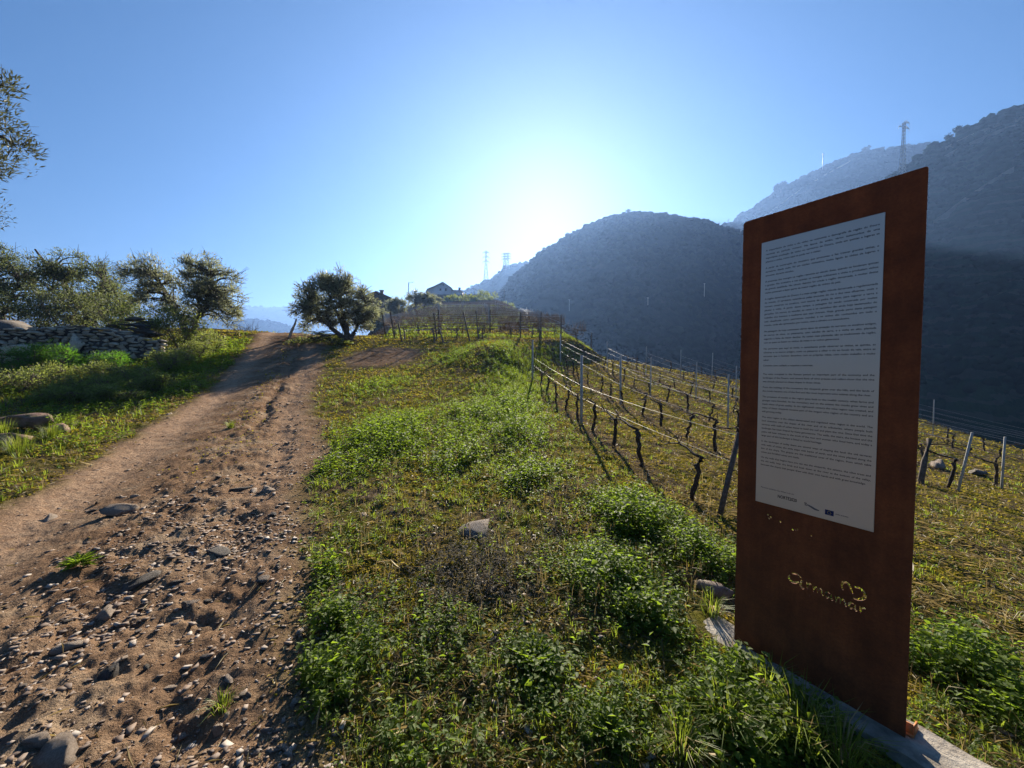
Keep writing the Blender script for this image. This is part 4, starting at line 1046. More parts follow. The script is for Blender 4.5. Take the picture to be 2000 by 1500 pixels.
# concrete strip the sign stands on
bm = bmesh.new(); bmesh.ops.create_cube(bm, size=1.0)
for v in bm.verts: v.co = Vector((v.co.x * 1.16, v.co.y * 0.22, v.co.z * 0.24))
bmesh.ops.subdivide_edges(bm, edges=list(bm.edges), cuts=7, use_grid_fill=True)
for v in bm.verts:
    q = np.array(v.co); nz = float(fbm(np.array([q[0] * 9]), np.array([q[1] * 9 + q[2] * 5]), 3, 61)[0])
    v.co += Vector((nz * 0.012, nz * 0.02, nz * 0.010 if q[2] > 0.1 else 0))
me = bpy.data.meshes.new('concrete_footing'); bm.to_mesh(me); bm.free()
ft = link('concrete_footing', me, M['concrete'], None, (1.43, 1.715, -0.095)); ft.rotation_euler = (0, 0, math.atan2(SU.y, SU.x))
tag(ft, 'rough concrete strip in the ground under the rusty steel sign', 'footing')

# ------------------------------------------------------------------ rocks
def rock_mesh(name, sub=2, seed=0, flat=0.6, rough=0.28):
    g = np.random.default_rng(seed); V, T = (ICO2 if sub == 2 else ICO1 if sub == 1 else ico(sub)); V = V.copy()
    # cut with random planes: gives the split faces of schist
    for k in range(15):
        d = unit(g.normal(size=3)[None])[0]; lim = 0.32 + 0.34 * g.random()
        over = np.maximum(V @ d - lim, 0); V = V - over[:, None] * d
    V += g.normal(size=V.shape) * 0.025
    V = V / np.abs(V).max() * np.array([1.15, 0.85, flat])
    return np_mesh(name, V, T)
RM = [rock_mesh('rock', 2, 300 + k, 0.35 + 0.1 * (k % 4)) for k in range(8)]
def rock(name, label, cat, loc, size, mat, k=0, rz=None, tilt=0.0, group=None, parent=None):
    o = bpy.data.objects.new(name, RM[k % 8]); COL.objects.link(o)
    if len(RM[k % 8].materials) == 0: RM[k % 8].materials.append(None)
    o.material_slots[0].link = 'OBJECT'; o.material_slots[0].material = M[mat]
    o.location = loc; o.scale = size; o.rotation_euler = (tilt, tilt * 0.6, rnd.random() * 6.28 if rz is None else rz)
    if label: tag(o, label, cat, group)
    if parent: o.parent = parent
    return o

big = [  # px, py, half width px, height factor, label
    (470, 957, 26, .45, 'dark flat slate in the row across the track'), (522, 958, 22, .5, 'pale slate at the right end of the row across the track'), (497, 961, 15, .5, 'small white stone in the middle of the row across the track'),
    (236, 1003, 34, .45, 'long brown stone at the edge of the left wheel rut'), (100, 1012, 26, .4, 'flat pale stone in the left wheel rut'), (142, 1262, 36, .4, 'flat grey slate slab lying in the stony ridge'),
    (218, 1318, 34, .7, 'blocky pale stone leaning over the dark hollow'), (262, 1142, 40, .4, 'dark slab jutting from the middle of the track'), (425, 1082, 34, .35, 'long grey slab level with the dark jutting slab'),
    (428, 1425, 26, .9, 'pale pointed stone with grass behind it near the bottom edge'), (60, 1452, 34, .6, 'pale stone at the bottom left corner'), (110, 1490, 60, .5, 'largest flat slab cut by the bottom edge'),
    (18, 1442, 22, .8, 'small block at the left edge near the bottom'), (712, 1010, 16, .7, 'pale pointed stone alone in the moss'), (338, 1140, 18, .5, 'small reddish stone beside the dark jutting slab'),
    (205, 1200, 28, .6, 'pinkish broken block left of the gully'), (330, 1345, 18, .5, 'small slate right of the blocky pale stone'), (370, 1180, 22, .5, 'tilted slate chip above the gully'), (450, 1330, 18, .6, 'round grey stone right of the gully'),
    (515, 1135, 18, .5, 'pale chip at the right edge of the track'), (330, 810, 12, .5, 'small stone in the far stretch of the left wheel rut'), (930, 1040, 55, .35, 'flat mossy rock breaking through the meadow')]
for i, (px, py, hw, hf, lab) in enumerate(big):
    p = ghit(px, py); s_ = hw / FPX * p[1] / 1.0
    rock('stone', lab, 'stone', (p[0], p[1], p[2] + 0.05 * s_), (s_, s_ * 0.8, s_ * hf * 1.9), 'stone' if 'dark' not in lab else 'slate', i, tilt=0.25 * (rnd.random() - 0.5))
SMALL = []
g = np.random.default_rng(77)
while len(SMALL) < 70:
    px = g.uniform(0, 600); py = g.uniform(930, 1495); p = ghit(px, py)
    s = float(track_s(p[:1], p[1:2])[0])
    if 0.25 < s < 1.05: SMALL.append((p, g.uniform(5, 13)))
for i, (p, hw) in enumerate(SMALL):
    s_ = hw / FPX * p[1]
    mt_, cl_ = (('stone', 'pale brown'), ('slate', 'dark grey'), ('redrock', 'reddish'), ('stone', 'pale brown'))[i % 4]
    fl_ = rnd.random() < 0.5; w_ = 'near the bottom edge' if p[1] < 1.9 else 'in the middle stretch' if p[1] < 3.2 else 'in the far stretch'
    si_ = 'bigger' if hw > 9 else 'small'
    rock('stone', '%s %s stone %s, %s of the track' % (si_, cl_, 'lying flat' if fl_ else 'standing on edge', w_), 'stone', (p[0], p[1], p[2] + 0.1 * s_), (s_, s_ * rnd.uniform(0.5, 0.9), s_ * (rnd.uniform(0.5, 0.8) if fl_ else rnd.uniform(1.1, 1.6))), mt_, i, tilt=(0.2 if fl_ else 0.9) * (rnd.random() - 0.5), group='small stones on the track')
# rocks on the left verge and the boulder behind the wall
p = ghit(48, 838); rock('rock', 'long reddish rock with a flat top at the left edge of the verge', 'rock', (p[0] - .1, p[1], p[2] + 0.16), (0.52, 0.36, 0.44), 'redrock', 2, 0.3, 0.1)
p = ghit(30, 862); rock('rock', 'mossy yellow rock just in front of the long reddish rock', 'rock', (p[0], p[1], p[2] + 0.03), (0.4, 0.3, 0.36), 'redrock', 5, 0.9, 0.15)
p = ghit(110, 842); rock('rock', 'low brown rock sloping into the grass right of the reddish rock', 'rock', (p[0], p[1], p[2] - 0.02), (0.36, 0.28, 0.26), 'redrock', 3, 2.0, 0.05)
p = at(15, 634, 17.5); zb = h1(p[0], p[1])
rock('boulder', 'large flat topped boulder behind the wall at the left edge', 'boulder', (p[0], p[1], (zb + at(15, 606, 17.5)[2]) / 2 - 0.1), (1.5, 1.1, 1.55), 'slate', 6, 0.2)
p = ghit(1830, 915); rock('rock', 'tan rock at the edge of the vineyard right of the sign', 'rock', tuple(p + np.array([0, 0, 0.1])), (0.36, 0.3, 0.4), 'stone', 1)
p = ghit(1905, 925); rock('rock', 'dark low rock by the vine at the right edge', 'rock', tuple(p + np.array([0, 0, 0.05])), (0.4, 0.3, 0.3), 'slate', 4)
p = ghit(1400, 1160); rock('rock', 'small tan stone beside the left edge of the sign', 'rock', tuple(p + np.array([0, 0, 0.03])), (0.13, 0.09, 0.11), 'stone', 7)
# heap of dark slate slabs
g = np.random.default_rng(78)
for i in range(34):
    f = i / 34.0
    px = 255 + (g.random() - 0.5) * (150 - 70 * f); Y = 16.8 + (g.random() - 0.5) * 1.0
    b = onground(px, Y)
    z = b[2] + 0.10 + f * 1.35 * max(0.2, 1 - abs(px - 265) / 130)
    rock('slate_slab', 'dark slate slab in the heap behind the end of the wall', 'slab', (b[0], b[1], z), (g.uniform(0.35, 0.8), g.uniform(0.25, 0.45), g.uniform(0.15, 0.4)), 'slate', i, g.uniform(-0.5, 0.5), g.uniform(-0.25, 0.25), 'heap of slate slabs')

# ------------------------------------------------------------------ dry stone wall
wall = empty('stone_wall', (0, 0, 0)); tag(wall, 'dry stone wall of pale schist on the left verge', 'wall')
WA = np.array([(-45 - 1000) / FPX * 13.2, 13.2]); WBp = np.array([(318 - 1000) / FPX * 15.9, 15.9])
wlen = float(np.linalg.norm(WBp - WA)); wd = (WBp - WA) / wlen; wnv = np.array([wd[1], -wd[0]])
def wtop(t): return 1.22 - 0.55 * ss(0.55, 1.0, t) + 0.05 * float(vn(np.array([t * 14]), np.array([0.]), 7)[0])
bm_ = Geo(); nn = 40; k = np.linspace(0, 1, nn)
for side in (1,):
    top = []; bot = []
    for t in k:
        c = WA + wd * wlen * t; zb = h1(c[0], c[1]) - 0.15
        top.append((c, zb, float(wtop(t)) + 0.10))
    V = []
    for c, zb, hh_ in top:
        for off, z in ((0.20, zb), (0.15, zb + hh_), (-0.15, zb + hh_), (-0.2, zb)): V.append((*(c + wnv * off), z))
    T = []
    for i in range(nn - 1):
        for j in range(3):
            a = i * 4 + j; T.append((a, a + 4, a + 5, a + 1))
    bm_.add(V, quads(T))
link('core', bm_.mesh('core'), M['slate'], wall)
g = np.random.default_rng(79); nst = 0; rest = []
wang = math.atan2(wd[1], wd[0])
stones = []
z = 0.0
while z < 1.25:
    ch = g.uniform(0.09, 0.16); s = 0.0
    while s < wlen:
        L = g.uniform(0.12, 0.36); t = (s + L / 2) / wlen
        if z + ch * 0.5 < wtop(min(t, 1)) : stones.append((s + L / 2, z + ch / 2, L, ch * g.uniform(0.75, 1.0)))
        s += L * 1.02
    z += ch * 0.98
for s, zz, L, ch in stones:
    c = WA + wd * s
    zb = h1(c[0], c[1]); q = c + wnv * (0.2 + g.uniform(-0.03, 0.05))
    px = 1000 + FPX * q[0] / q[1]
    nst += 1
    zz += g.uniform(-0.02, 0.02); ch *= g.uniform(0.75, 1.35)
    if nst <= 280:
        rock('stone', None, None, (q[0], q[1], zb + zz), (L * 0.62, 0.15, ch * 0.75 / (0.35 + 0.1 * (nst % 4))), 'schist', nst, wang + g.uniform(-0.12, 0.12) + math.pi * (nst % 2), g.uniform(-0.08, 0.08), parent=wall)
for i in range(15):
    s = wlen * (0.3 + 0.65 * i / 15); c = WA + wd * s; t = s / wlen
    rock('stone', None, None, (c[0], c[1], h1(c[0], c[1]) + wtop(t) + 0.02), (g.uniform(0.25, 0.42), 0.24, 0.1), 'schist', i, wang + g.uniform(-0.2, 0.2), g.uniform(-0.1, 0.1), parent=wall)
p = at(155, 668, 14.4)
sl = rock('stone', None, None, (p[0], p[1] - 0.12, p[2]), (0.34, 0.16, 0.95), 'schist', 1, wang, 0.0, parent=wall); sl['label'] = 'large pale upright slab standing on the wall'
p = at(35, 682, 13.4)
sl = rock('stone', None, None, (p[0], p[1] - 0.15, p[2]), (0.42, 0.2, 0.5), 'schist', 2, wang, 0.0, parent=wall); sl['label'] = 'large pale block in the face of the wall'

# brush pile and leaning pale trunk by the round olive
bp = empty('brush_pile', wb(632, 20.6)); tag(bp, 'heap of cut olive branches lying at the foot of the round olive tree', 'brush pile')
g = np.random.default_rng(80); q = Geo()
for i in range(90):
    a = g.uniform(-1.4, 1.2); b = g.normal() * 0.35; l_ = g.uniform(0.5, 1.3); th = g.normal() * 0.45 + (math.pi if g.random() < .5 else 0)
    z0 = g.random() * 0.55 * max(0.15, 1 - abs(a) / 1.5); d = np.array([math.cos(th) * l_, math.sin(th) * l_ * 0.6, g.uniform(-0.1, 0.25)])
    V, T = tube(np.array([[a, b, z0], np.array([a, b, z0 + 0.05]) + d * 0.5 + g.normal(size=3) * 0.05, np.array([a, b, z0]) + d]), np.array([0.025, 0.018, 0.006]), 4); q.add(V, T)
link('branch', q.mesh('branch'), M['bark'], bp)
n = 2600; P = np.column_stack([g.uniform(-1.7, 1.5, n), g.normal(size=n) * 0.45, 0 * g.random(n)]); P[:, 2] = g.random(n) * 0.65 * np.clip(1 - np.abs(P[:, 0]) / 1.7, 0.1, 1)
lf = link('foliage', leafmesh('foliage', [leaf_arr(P, rdir(g, n), rdir(g, n), 0.09, 0.03, g.random(n))]), M['shrub'], bp)
lt = empty('dead_tree', wb(566, 21.5)); tag(lt, 'pale bare trunk leaning out beside the brush at the left of the round olive', 'dead tree')
V, T = tube(np.array([[0, 0, -0.1], [0.15, 0, 0.35], [0.32, 0.05, 0.75], [0.42, 0.05, 1.05]]), [0.09, 0.07, 0.055, 0.04], 7)
q = Geo(); q.add(V, T); link('trunk', q.mesh('trunk', True), M['postpale'], lt)

# ------------------------------------------------------------------ named plants close to the camera
def plant(name, label, px, py, kind, size, seed, mat='weed', cat='plant'):
    b = ghit(px, py); g = np.random.default_rng(seed); root = empty(name, tuple(b)); tag(root, label, cat)
    if kind == 'bushy':
        n = int(26 * size / 0.25); B = np.column_stack([g.normal(size=n) * size * 0.42, g.normal(size=n) * size * 0.42, 0 * g.random(n)])
        hh = size * (0.55 + 0.6 * g.random(n)) * np.exp(-(B[:, 0] ** 2 + B[:, 1] ** 2) / (size * 0.9) ** 2)
        link('leaves', leafmesh('leaves', stem_plants(g, B, hh + 0.03, 10, 0.055 * (size / 0.25) ** 0.3, 0.3, 0.7)), M[mat], root)
        q = Geo()
        for k in range(n):
            V, T = tube(np.array([B[k], B[k] + np.array([0, 0, hh[k]])]), np.array([0.003, 0.0015]), 3, False); q.add(V, T)
        link('stems', q.mesh('stems'), M['weed'], root)['kind'] = 'stuff'
    elif kind == 'rosette':
        n = 34; th = np.arange(n) * 2.4; f = np.arange(n) / n
        D = np.column_stack([np.cos(th), np.sin(th), 0.25 + 1.3 * f]); L = size * (1.05 - 0.5 * f) * (0.8 + 0.4 * g.random(n))
        P = np.column_stack([0.01 * np.cos(th), 0.01 * np.sin(th), 0.01 + 0.02 * f])
        a = leaf_arr(P, D, np.tile([[0, 0, 1.0]], (n, 1)), L, L * 0.26, g.random(n), 0.2, 0.25)
        # lobes along each leaf
        parts = [a]; Du = unit(D); Su = unit(np.cross(Du, np.array([[0, 0, 1.0]])))
        for fr in (0.35, 0.55, 0.75):
            for sd in (-1, 1):
                parts.append(leaf_arr(P + Du * (L * fr)[:, None] - np.array([[0, 0, 0.1]]) * (L * fr * fr)[:, None], Du * 0.6 + Su * sd, np.tile([[0, 0, 1.0]], (n, 1)), L * 0.24, L * 0.12, g.random(n), 0.1, 0.1))
        link('leaves', leafmesh('leaves', parts), M[mat], root)
    else:
        n = int(150 * size / 0.25); th = g.random(n) * 6.283; rr = size * 0.34 * g.random(n) ** 0.7
        P = np.column_stack([rr * np.cos(th), rr * np.sin(th), 0 * th - 0.01])
        link('blades', leafmesh('blades', [blade_arr(P, np.column_stack([np.cos(th), np.sin(th), 0 * th]), size * (0.5 + 0.7 * g.random(n)), 0.0055, 0.15 + 0.85 * g.random(n), g.random(n))]), M[mat], root)
        n2 = 24; th = g.random(n2) * 6.283
        link('dry_blades', leafmesh('dry_blades', [blade_arr(np.column_stack([0.02 * np.cos(th), 0.02 * np.sin(th), 0 * th]), np.column_stack([np.cos(th), np.sin(th), 0 * th]), size * (0.6 + 0.6 * g.random(n2)), 0.005, 0.4 + 0.5 * g.random(n2), g.random(n2))]), M['straw'], root)
for i, a in enumerate([
    ('nettle', 'broad leaved green plant left of the sign, biggest in the row by the vines', 1250, 1040, 'bushy', 0.34), ('nettle', 'bright green leafy plant directly below the biggest one by the vines', 1195, 1150, 'bushy', 0.26),
    ('nettle', 'leafy plant close to the concrete strip at the left of the sign', 1265, 1215, 'bushy', 0.17), ('nettle', 'dark green leafy plant touching the left edge of the sign', 1370, 1080, 'bushy', 0.24),
    ('nettle', 'leafy yellow green plant behind the flat mossy rock', 1025, 945, 'bushy', 0.26), ('nettle', 'thick green plant in the middle of the meadow, left of the first vine row', 1000, 850, 'bushy', 0.42),
    ('nettle', 'wide green plant where the meadow meets the track', 770, 880, 'bushy', 0.42), ('nettle', 'leafy green plant at the right edge under the dry grass', 1880, 1330, 'bushy', 0.26),
    ('nettle', 'leafy plant cut by the right edge near the bottom corner', 1975, 1420, 'bushy', 0.22), ('nettle', 'green leafy clump right behind the near edge of the sign', 1800, 1300, 'bushy', 0.20),
    ('nettle', 'small leafy plant at the edge of the track near the bottom', 640, 1370, 'bushy', 0.12), ('nettle', 'small leafy plant by the grey weeds beside the track', 660, 1230, 'bushy', 0.14),
    ('thistle', 'spiky thistle rosette below the grey withered weeds', 1045, 1300, 'rosette', 0.17), ('thistle', 'smaller thistle rosette near the bottom edge', 1190, 1440, 'rosette', 0.12), ('thistle', 'flat rosette alone on the track', 155, 1105, 'rosette', 0.12),
    ('grass_tuft', 'long bladed grass tuft in front of the foot of the sign', 1560, 1450, 'tuft', 0.26), ('grass_tuft', 'grass tuft left of the long bladed one by the sign', 1420, 1420, 'tuft', 0.22), ('grass_tuft', 'grass tuft at the bottom edge between sign and thistle', 1330, 1470, 'tuft', 0.18),
    ('grass_tuft', 'grass tuft pressed against the front of the concrete strip', 1500, 1355, 'tuft', 0.2), ('grass_tuft', 'tall grass tuft at the bottom edge under the sign', 1640, 1492, 'tuft', 0.24), ('nettle', 'leafy plant at the front corner of the concrete strip', 1455, 1330, 'bushy', 0.16), ('nettle', 'leafy plant among the grass tufts under the sign', 1510, 1420, 'bushy', 0.17), ('nettle', 'leafy plant at the bottom edge in front of the tufts', 1440, 1480, 'bushy', 0.13),
    ('grass_tuft', 'grass tuft growing against the long reddish rock', 100, 855, 'tuft', 0.34), ('grass_tuft', 'grass tuft between the two rocks at the left edge', 8, 850, 'tuft', 0.36), ('nettle', 'leafy plant hiding the right end of the reddish rock', 118, 835, 'bushy', 0.3),
    ('grass_tuft', 'bright grass tuft on the left verge below the rocks', 35, 885, 'tuft', 0.42), ('grass_tuft', 'grass tuft growing in the middle of the track', 450, 835, 'tuft', 0.2), ('grass_tuft', 'grass tuft behind the pale pointed stone near the bottom', 435, 1385, 'tuft', 0.1),
    ('grass_tuft', 'grass tuft at the corner of the sign by the tan stone', 1390, 1200, 'tuft', 0.16)]):
    plant(*a, 400 + i, mat='grass' if a[4] == 'tuft' else 'weed')
# ------------------------------------------------------------------ vineyards
def vine_meshes(seed, h=0.56, canes=6, cl=1.05):
    g = np.random.default_rng(seed); t = Geo(); c = Geo()
    k = np.linspace(0, 1, 8)[:, None]
    lean = g.normal(size=2) * 0.08
    p = np.column_stack([lean[0] * k, lean[1] * k, h * k]) + g.normal(size=(8, 3)) * 0.018 * np.array([1, 1, 0.3]); p[0, 2] = -0.06
    V, T = tube(p, 0.034 * (1 - 0.3 * k[:, 0]) * (1 + 0.25 * g.normal(size=8) * 0.6) + 0.012 * (k[:, 0] > 0.85), 7); t.add(V, T)
    top = p[-1]
    L = cl * g.uniform(0.8, 1.15); kk = np.linspace(0, 1, 7)[:, None]
    q = top + np.column_stack([0 * kk, L * kk, 0.10 * np.sin(kk * math.pi * 0.9) - 0.03 * kk]) + g.normal(size=(7, 3)) * 0.012
    V, T = tube(q, 0.020 * (1 - 0.55 * kk[:, 0]), 6); c.add(V, T)
    for _ in range(canes):
        b = q[g.integers(0, 7)]; d = np.array([g.normal() * 0.12, g.normal() * 0.12, g.uniform(0.04, 0.22)])
        V, T = tube(np.array([b, b + d * 0.5 + g.normal(size=3) * 0.02, b + d]), np.array([0.009, 0.006, 0.003]), 4); c.add(V, T)
    return t.mesh('trunk', True), c.mesh('cane', True)
VM = [vine_meshes(500 + i) for i in range(7)]
ROWDIR = math.atan2(0.14, 1.0)     # rows run slightly left of straight ahead
def rowx(c, y): return c - 0.14 * y
nv = 0
def vine(x, y, label, group, k, scale=1.0):
    r = empty('grapevine', (x, y, h1(x, y)), ROWDIR + rnd.uniform(-0.12, 0.12) + (math.pi if rnd.random() < 0.2 else 0)); r.scale = (scale,) * 3
    tag(r, label, 'vine', group)
    link('trunk', VM[k % 7][0], M['vinebark'], r); link('cane', VM[k % 7][1], M['vinebark'], r)
    return r

def trellis(label, pts, hts, wire_h, group, mat='postpale', prad=0.035, wr=0.0035, leans=None, square=True, first_hidden=False, wmat='wire'):
    """posts at pts and three wires strung between them"""
    t = empty('vine_trellis', tuple(pts[0])); tag(t, label, 'trellis', group); o0 = np.array(pts[0])
    tops = []
    for i, (p, h) in enumerate(zip(pts, hts)):
        p = np.array(p) - o0; ln = np.array(leans[i] if leans and leans[i] is not None else (rnd.gauss(0, 0.02), rnd.gauss(0, 0.02), 0.0))
        a = p + np.array([0, 0, -0.25]); b = p + np.array([ln[0], ln[1], h])
        V, T = tube(np.array([a, (a + b) / 2, b]), np.array([prad, prad, prad * 0.92]), 4 if square else 7)
        q = Geo(); q.add(V, T)
        link('post', q.mesh('post', not square), M['postwood' if first_hidden and i == 0 else mat], t)
        tops.append((p, b - p, h))
    for wh in wire_h:
        W_ = []
        for (p, d, h) in tops: W_.append(p + d * min(wh / h, 0.98))
        path = []
        for i in range(len(W_) - 1):
            for k in np.linspace(0, 1, 5, endpoint=False):
                path.append(W_[i] + (W_[i + 1] - W_[i]) * k + np.array([0.03, 0, -0.035 * math.sin(k * math.pi)]))
        path.append(W_[-1] + np.array([0.03, 0, 0]))
        V, T = tube(np.array(path), wr, 4, False); q = Geo(); q.add(V, T); link('wire', q.mesh('wire', True), M[wmat], t)
    return t

ORD = ['first', 'second', 'third', 'fourth', 'fifth', 'sixth', 'seventh', 'eighth', 'ninth', 'tenth', 'eleventh', 'twelfth', 'thirteenth', 'fourteenth', 'fifteenth', 'sixteenth', 'seventeenth', 'eighteenth', 'nineteenth', 'twentieth'] + ['twenty ' + w for w in ('first', 'second', 'third', 'fourth', 'fifth', 'sixth', 'seventh', 'eighth', 'ninth')]
for ri, c in enumerate(ROWC):
    y0 = 4.35 + 0.52 * max(0, c - 2.9) ** 0.95; y1 = [14.2, 19.5, 22.5, 23.5, 24, 24, 24, 23.5][ri]
    rl = 'vine row nearest the track' if ri == 0 else '%s vine row counted from the track' % ORD[ri]
    # posts
    ys = [y0 - 0.25] if ri == 0 else [y0]
    ys += {0: [8.6, 14.3], 1: [12.2, 19.4]}.get(ri, list(np.arange(y0 + 4.2, y1 + 0.3, 4.4)))
    pts = [(rowx(c, y), y, h1(rowx(c, y), y)) for y in ys]
    hts = [(0.9 if ri == 0 else 1.2) if i == 0 else (1.55 if i < len(ys) - 1 or ri > 1 else 1.5) for i in range(len(ys))]
    leans = [None] * len(ys); leans[0] = ((0.10, -0.15, 0) if ri < 4 else None) if ri else (0.30, 0.10, 0)
    trellis('posts and wires of the ' + rl + ' in the lower vineyard', pts, hts, (0.62, 0.98, 1.2) if ri else (0.58, 0.86), 'trellises of the lower vineyard', prad=0.032 if ri < 2 else 0.027, leans=leans, wr=0.0018 if ri else 0.0022, first_hidden=(ri == 0), wmat='wiredull' if ri < 2 else 'wire')
    y = y0 + 0.15; k = 0
    while y < y1:
        x = rowx(c, y) + rnd.gauss(0, 0.04)
        if ri == 0: lab = '%s vine from the sign in the row nearest the track' % (ORD[k])
        elif ri == 1: lab = '%s vine from the near end in the second row from the track' % (ORD[k])
        else: lab = '%s vine from the near end in the %s row from the track' % (ORD[k], ORD[ri])
        vine(x, y, lab, 'leafless vines of the lower vineyard', nv, rnd.uniform(0.85, 1.1)); nv += 1; k += 1
        y += rnd.uniform(0.95, 1.2) if ri < 2 else rnd.uniform(1.1, 1.4)
# leaning wooden posts near the sign
def lean_post(label, px, py, dx, dy, h, mat='postwood', r=0.04):
    p = ghit(px, py); o = empty('wooden_post', tuple(p)); tag(o, label, 'post')
    V, T = tube(np.array([[0, 0, -0.2], [dx * 0.5, dy * 0.5, h * 0.5], [dx, dy, h]]), r, 8); q = Geo(); q.add(V, T); link('post', q.mesh('post'), M[mat], o)
lean_post('short wooden post leaning right at the right edge of the sign', 1795, 945, 0.4, 0.2, 0.9, r=0.05)

# upper vineyard: rows across the slope below the house
def vine_small(seed):
    g = np.random.default_rng(seed); q = Geo(); h = 0.7
    V, T = tube(np.array([[0, 0, -0.1], [0.04, 0, 0.35], [g.normal() * 0.08, 0, h]]), np.array([0.05, 0.04, 0.035]), 5); q.add(V, T)
    for _ in range(34):
        x0 = g.uniform(-0.75, 0.75); a = np.array([x0, g.normal() * 0.05, h + g.normal() * 0.05]); d = np.array([g.normal() * 0.25, g.normal() * 0.15, g.uniform(0.2, 0.65)])
        V, T = tube(np.array([a, a + d * 0.5 + g.normal(size=3) * 0.05, a + d]), np.array([0.013, 0.010, 0.006]), 3, False); q.add(V, T)
    V, T = tube(np.array([[-0.7, 0, h - 0.05], [0, 0, h], [0.7, 0, h - 0.04]]), 0.022, 4); q.add(V, T)
    return q.mesh('grapevine')
VS = [vine_small(600 + i) for i in range(5)]
for m_ in VS: m_.materials.append(M['twig'])
UY = [22.6, 25.5, 28.8, 32.5, 36.8, 41.5, 47, 54, 62, 72, 85, 102]
for ri, Y in enumerate(UY):
    xl = -0.30 * Y - 0.6 if ri else -6.8; xr = float(np.interp(Y, XBY, XBX)) + 0.02 * Y - (1.2 if ri == 0 else 0)
    rl = '%s row up the slope of the upper vineyard' % ORD[ri]
    n = max(4, int((xr - xl) / (3.2 + 0.05 * Y))); xs = np.linspace(xl, xr, n + 1)
    slope = 0.05 * (xs - xl)
    pts = [(x, Y + 0.04 * (x - xl), h1(x, Y + 0.04 * (x - xl))) for x in xs]
    hts = [1.45 + 0.004 * Y + rnd.uniform(-0.1, 0.1) for _ in xs]
    leans = [None] * len(xs); leans[0] = (-0.3, 0, 0)
    if ri == 0: leans[-3] = (-0.18, 0, 0); leans[1] = (-0.2, 0, 0)
    trellis('posts and wires of the ' + rl, pts, hts, (0.6, 1.0, 1.38), 'trellises of the upper vineyard', mat='postwood' if ri < 2 else 'postpale', prad=0.035 + 0.0004 * Y, leans=leans, wr=0.006 + 0.00016 * Y)
    if Y < 75:
        step = 1.5 if ri < 6 else 1.9; x = xl + 0.5; k = 0
        while x < xr - 0.3:
            yy = Y + 0.04 * (x - xl)
            o = bpy.data.objects.new('grapevine', VS[rnd.randrange(5)]); COL.objects.link(o)
            o.location = (x, yy, h1(x, yy)); o.rotation_euler = (0, 0, rnd.gauss(0, 0.1)); s_ = rnd.uniform(0.85, 1.15); o.scale = (s_, s_, s_)
            tag(o, '%s vine from the left in the %s row of the upper vineyard' % (ORD[k], ORD[ri]), 'vine', 'vines of the upper vineyard'); k += 1; x += step * rnd.uniform(0.85, 1.15)
# the tall dark leaning posts at the front of the upper vineyard
for px0, py0, px1, py1, lab in ((917, 672, 905, 610, 'tallest dark post leaning left at the front of the upper vineyard'), (866, 680, 857, 640, 'right one of the pair of dark leaning posts of the upper vineyard'), (850, 676, 845, 640, 'left one of the pair of dark leaning posts of the upper vineyard'), (785, 671, 778, 632, 'dark leaning post nearest the round olive tree')):
    Y = 21.6; a = at(px0, py0, Y); b = at(px1, py1, Y); zg = h1(a[0], Y); o = empty('leaning_post', (a[0], Y, zg)); tag(o, lab, 'post')
    d = b - np.array([a[0], Y, zg]); V, T = tube(np.array([[-d[0] * 0.2, 0, -0.25], d * 0.5, d]), 0.045, 7); q = Geo(); q.add(V, T); link('post', q.mesh('post'), M['postwood'], o)

# ------------------------------------------------------------------ houses
def wallbox(verts, T): return verts, T
hY = 186.0
hb = at(866, 585, hY); hx, hz0 = hb[0], h1(hb[0], hY) 
m1 = hY / FPX        # metres per photo pixel at the house
def hp(px, py): return ((px - 866) * m1, (585 - py) * m1)
house = empty('white_house', (hx, hY, hb[2])); tag(house, 'white gabled house with a tiled roof on top of the vineyard hill', 'house')
def prism(outline, y0, y1):
    n = len(outline); V = [(x, y0, z) for x, z in outline] + [(x, y1, z) for x, z in outline]
    T = []
    for i in range(1, n - 1): T += [(0, i, i + 1), (n, n + i + 1, n + i)]
    for i in range(n):
        j = (i + 1) % n; T += [(i, n + i, n + j), (i, n + j, j)]
    return V, T
pts = [hp(832.5, 600), hp(881, 600), hp(881, 563.5), hp(865.5, 552.8), hp(848, 561), hp(836, 565.5), hp(833, 570)]
q = Geo(); q.add(*prism(pts[::-1], 0, 14)); link('wall', q.mesh('wall'), M['whitewall'], house)
pts = [hp(881.05, 600), hp(900.5, 600), hp(900.5, 568.5), hp(898, 567), hp(881.05, 567)]
q = Geo(); q.add(*prism(pts[::-1], 1.2, 9)); w2 = link('wing_wall', q.mesh('wing_wall'), M['whitewall'], house)
def roof_strip(a, b, y0, y1, th=0.35):
    a = np.array(a); b = np.array(b); return prism([tuple(a), tuple(b), (b[0], b[1] + th), (a[0], a[1] + th)], y0, y1)
q = Geo()
for a, b in ((hp(865.6, 552.6), hp(882.2, 563.9)), (hp(847.6, 561.0), hp(865.4, 552.6)), (hp(835.0, 566.0), hp(847.4, 561.1)), (hp(832.0, 571.5), hp(834.9, 566.1))):
    q.add(*roof_strip(a, b, -0.5, 14.4))
rf = link('roof', q.mesh('roof'), M['roof'], house)
q = Geo(); q.add(*roof_strip(hp(881.3, 567.0), hp(901.3, 568.2), 0.7, 9.4)); link('wing_roof', q.mesh('wing_roof'), M['roof'], house)
c0 = hp(893.2, 567); c1 = hp(897.2, 559.8)
V, T = boxg(((c0[0] + c1[0]) / 2, 4, (c0[1] + c1[1]) / 2), (c1[0] - c0[0], 1.0, c1[1] - c0[1])); q = Geo(); q.add(V, T); ch = link('chimney', q.mesh('chimney'), M['brownwall'], house)
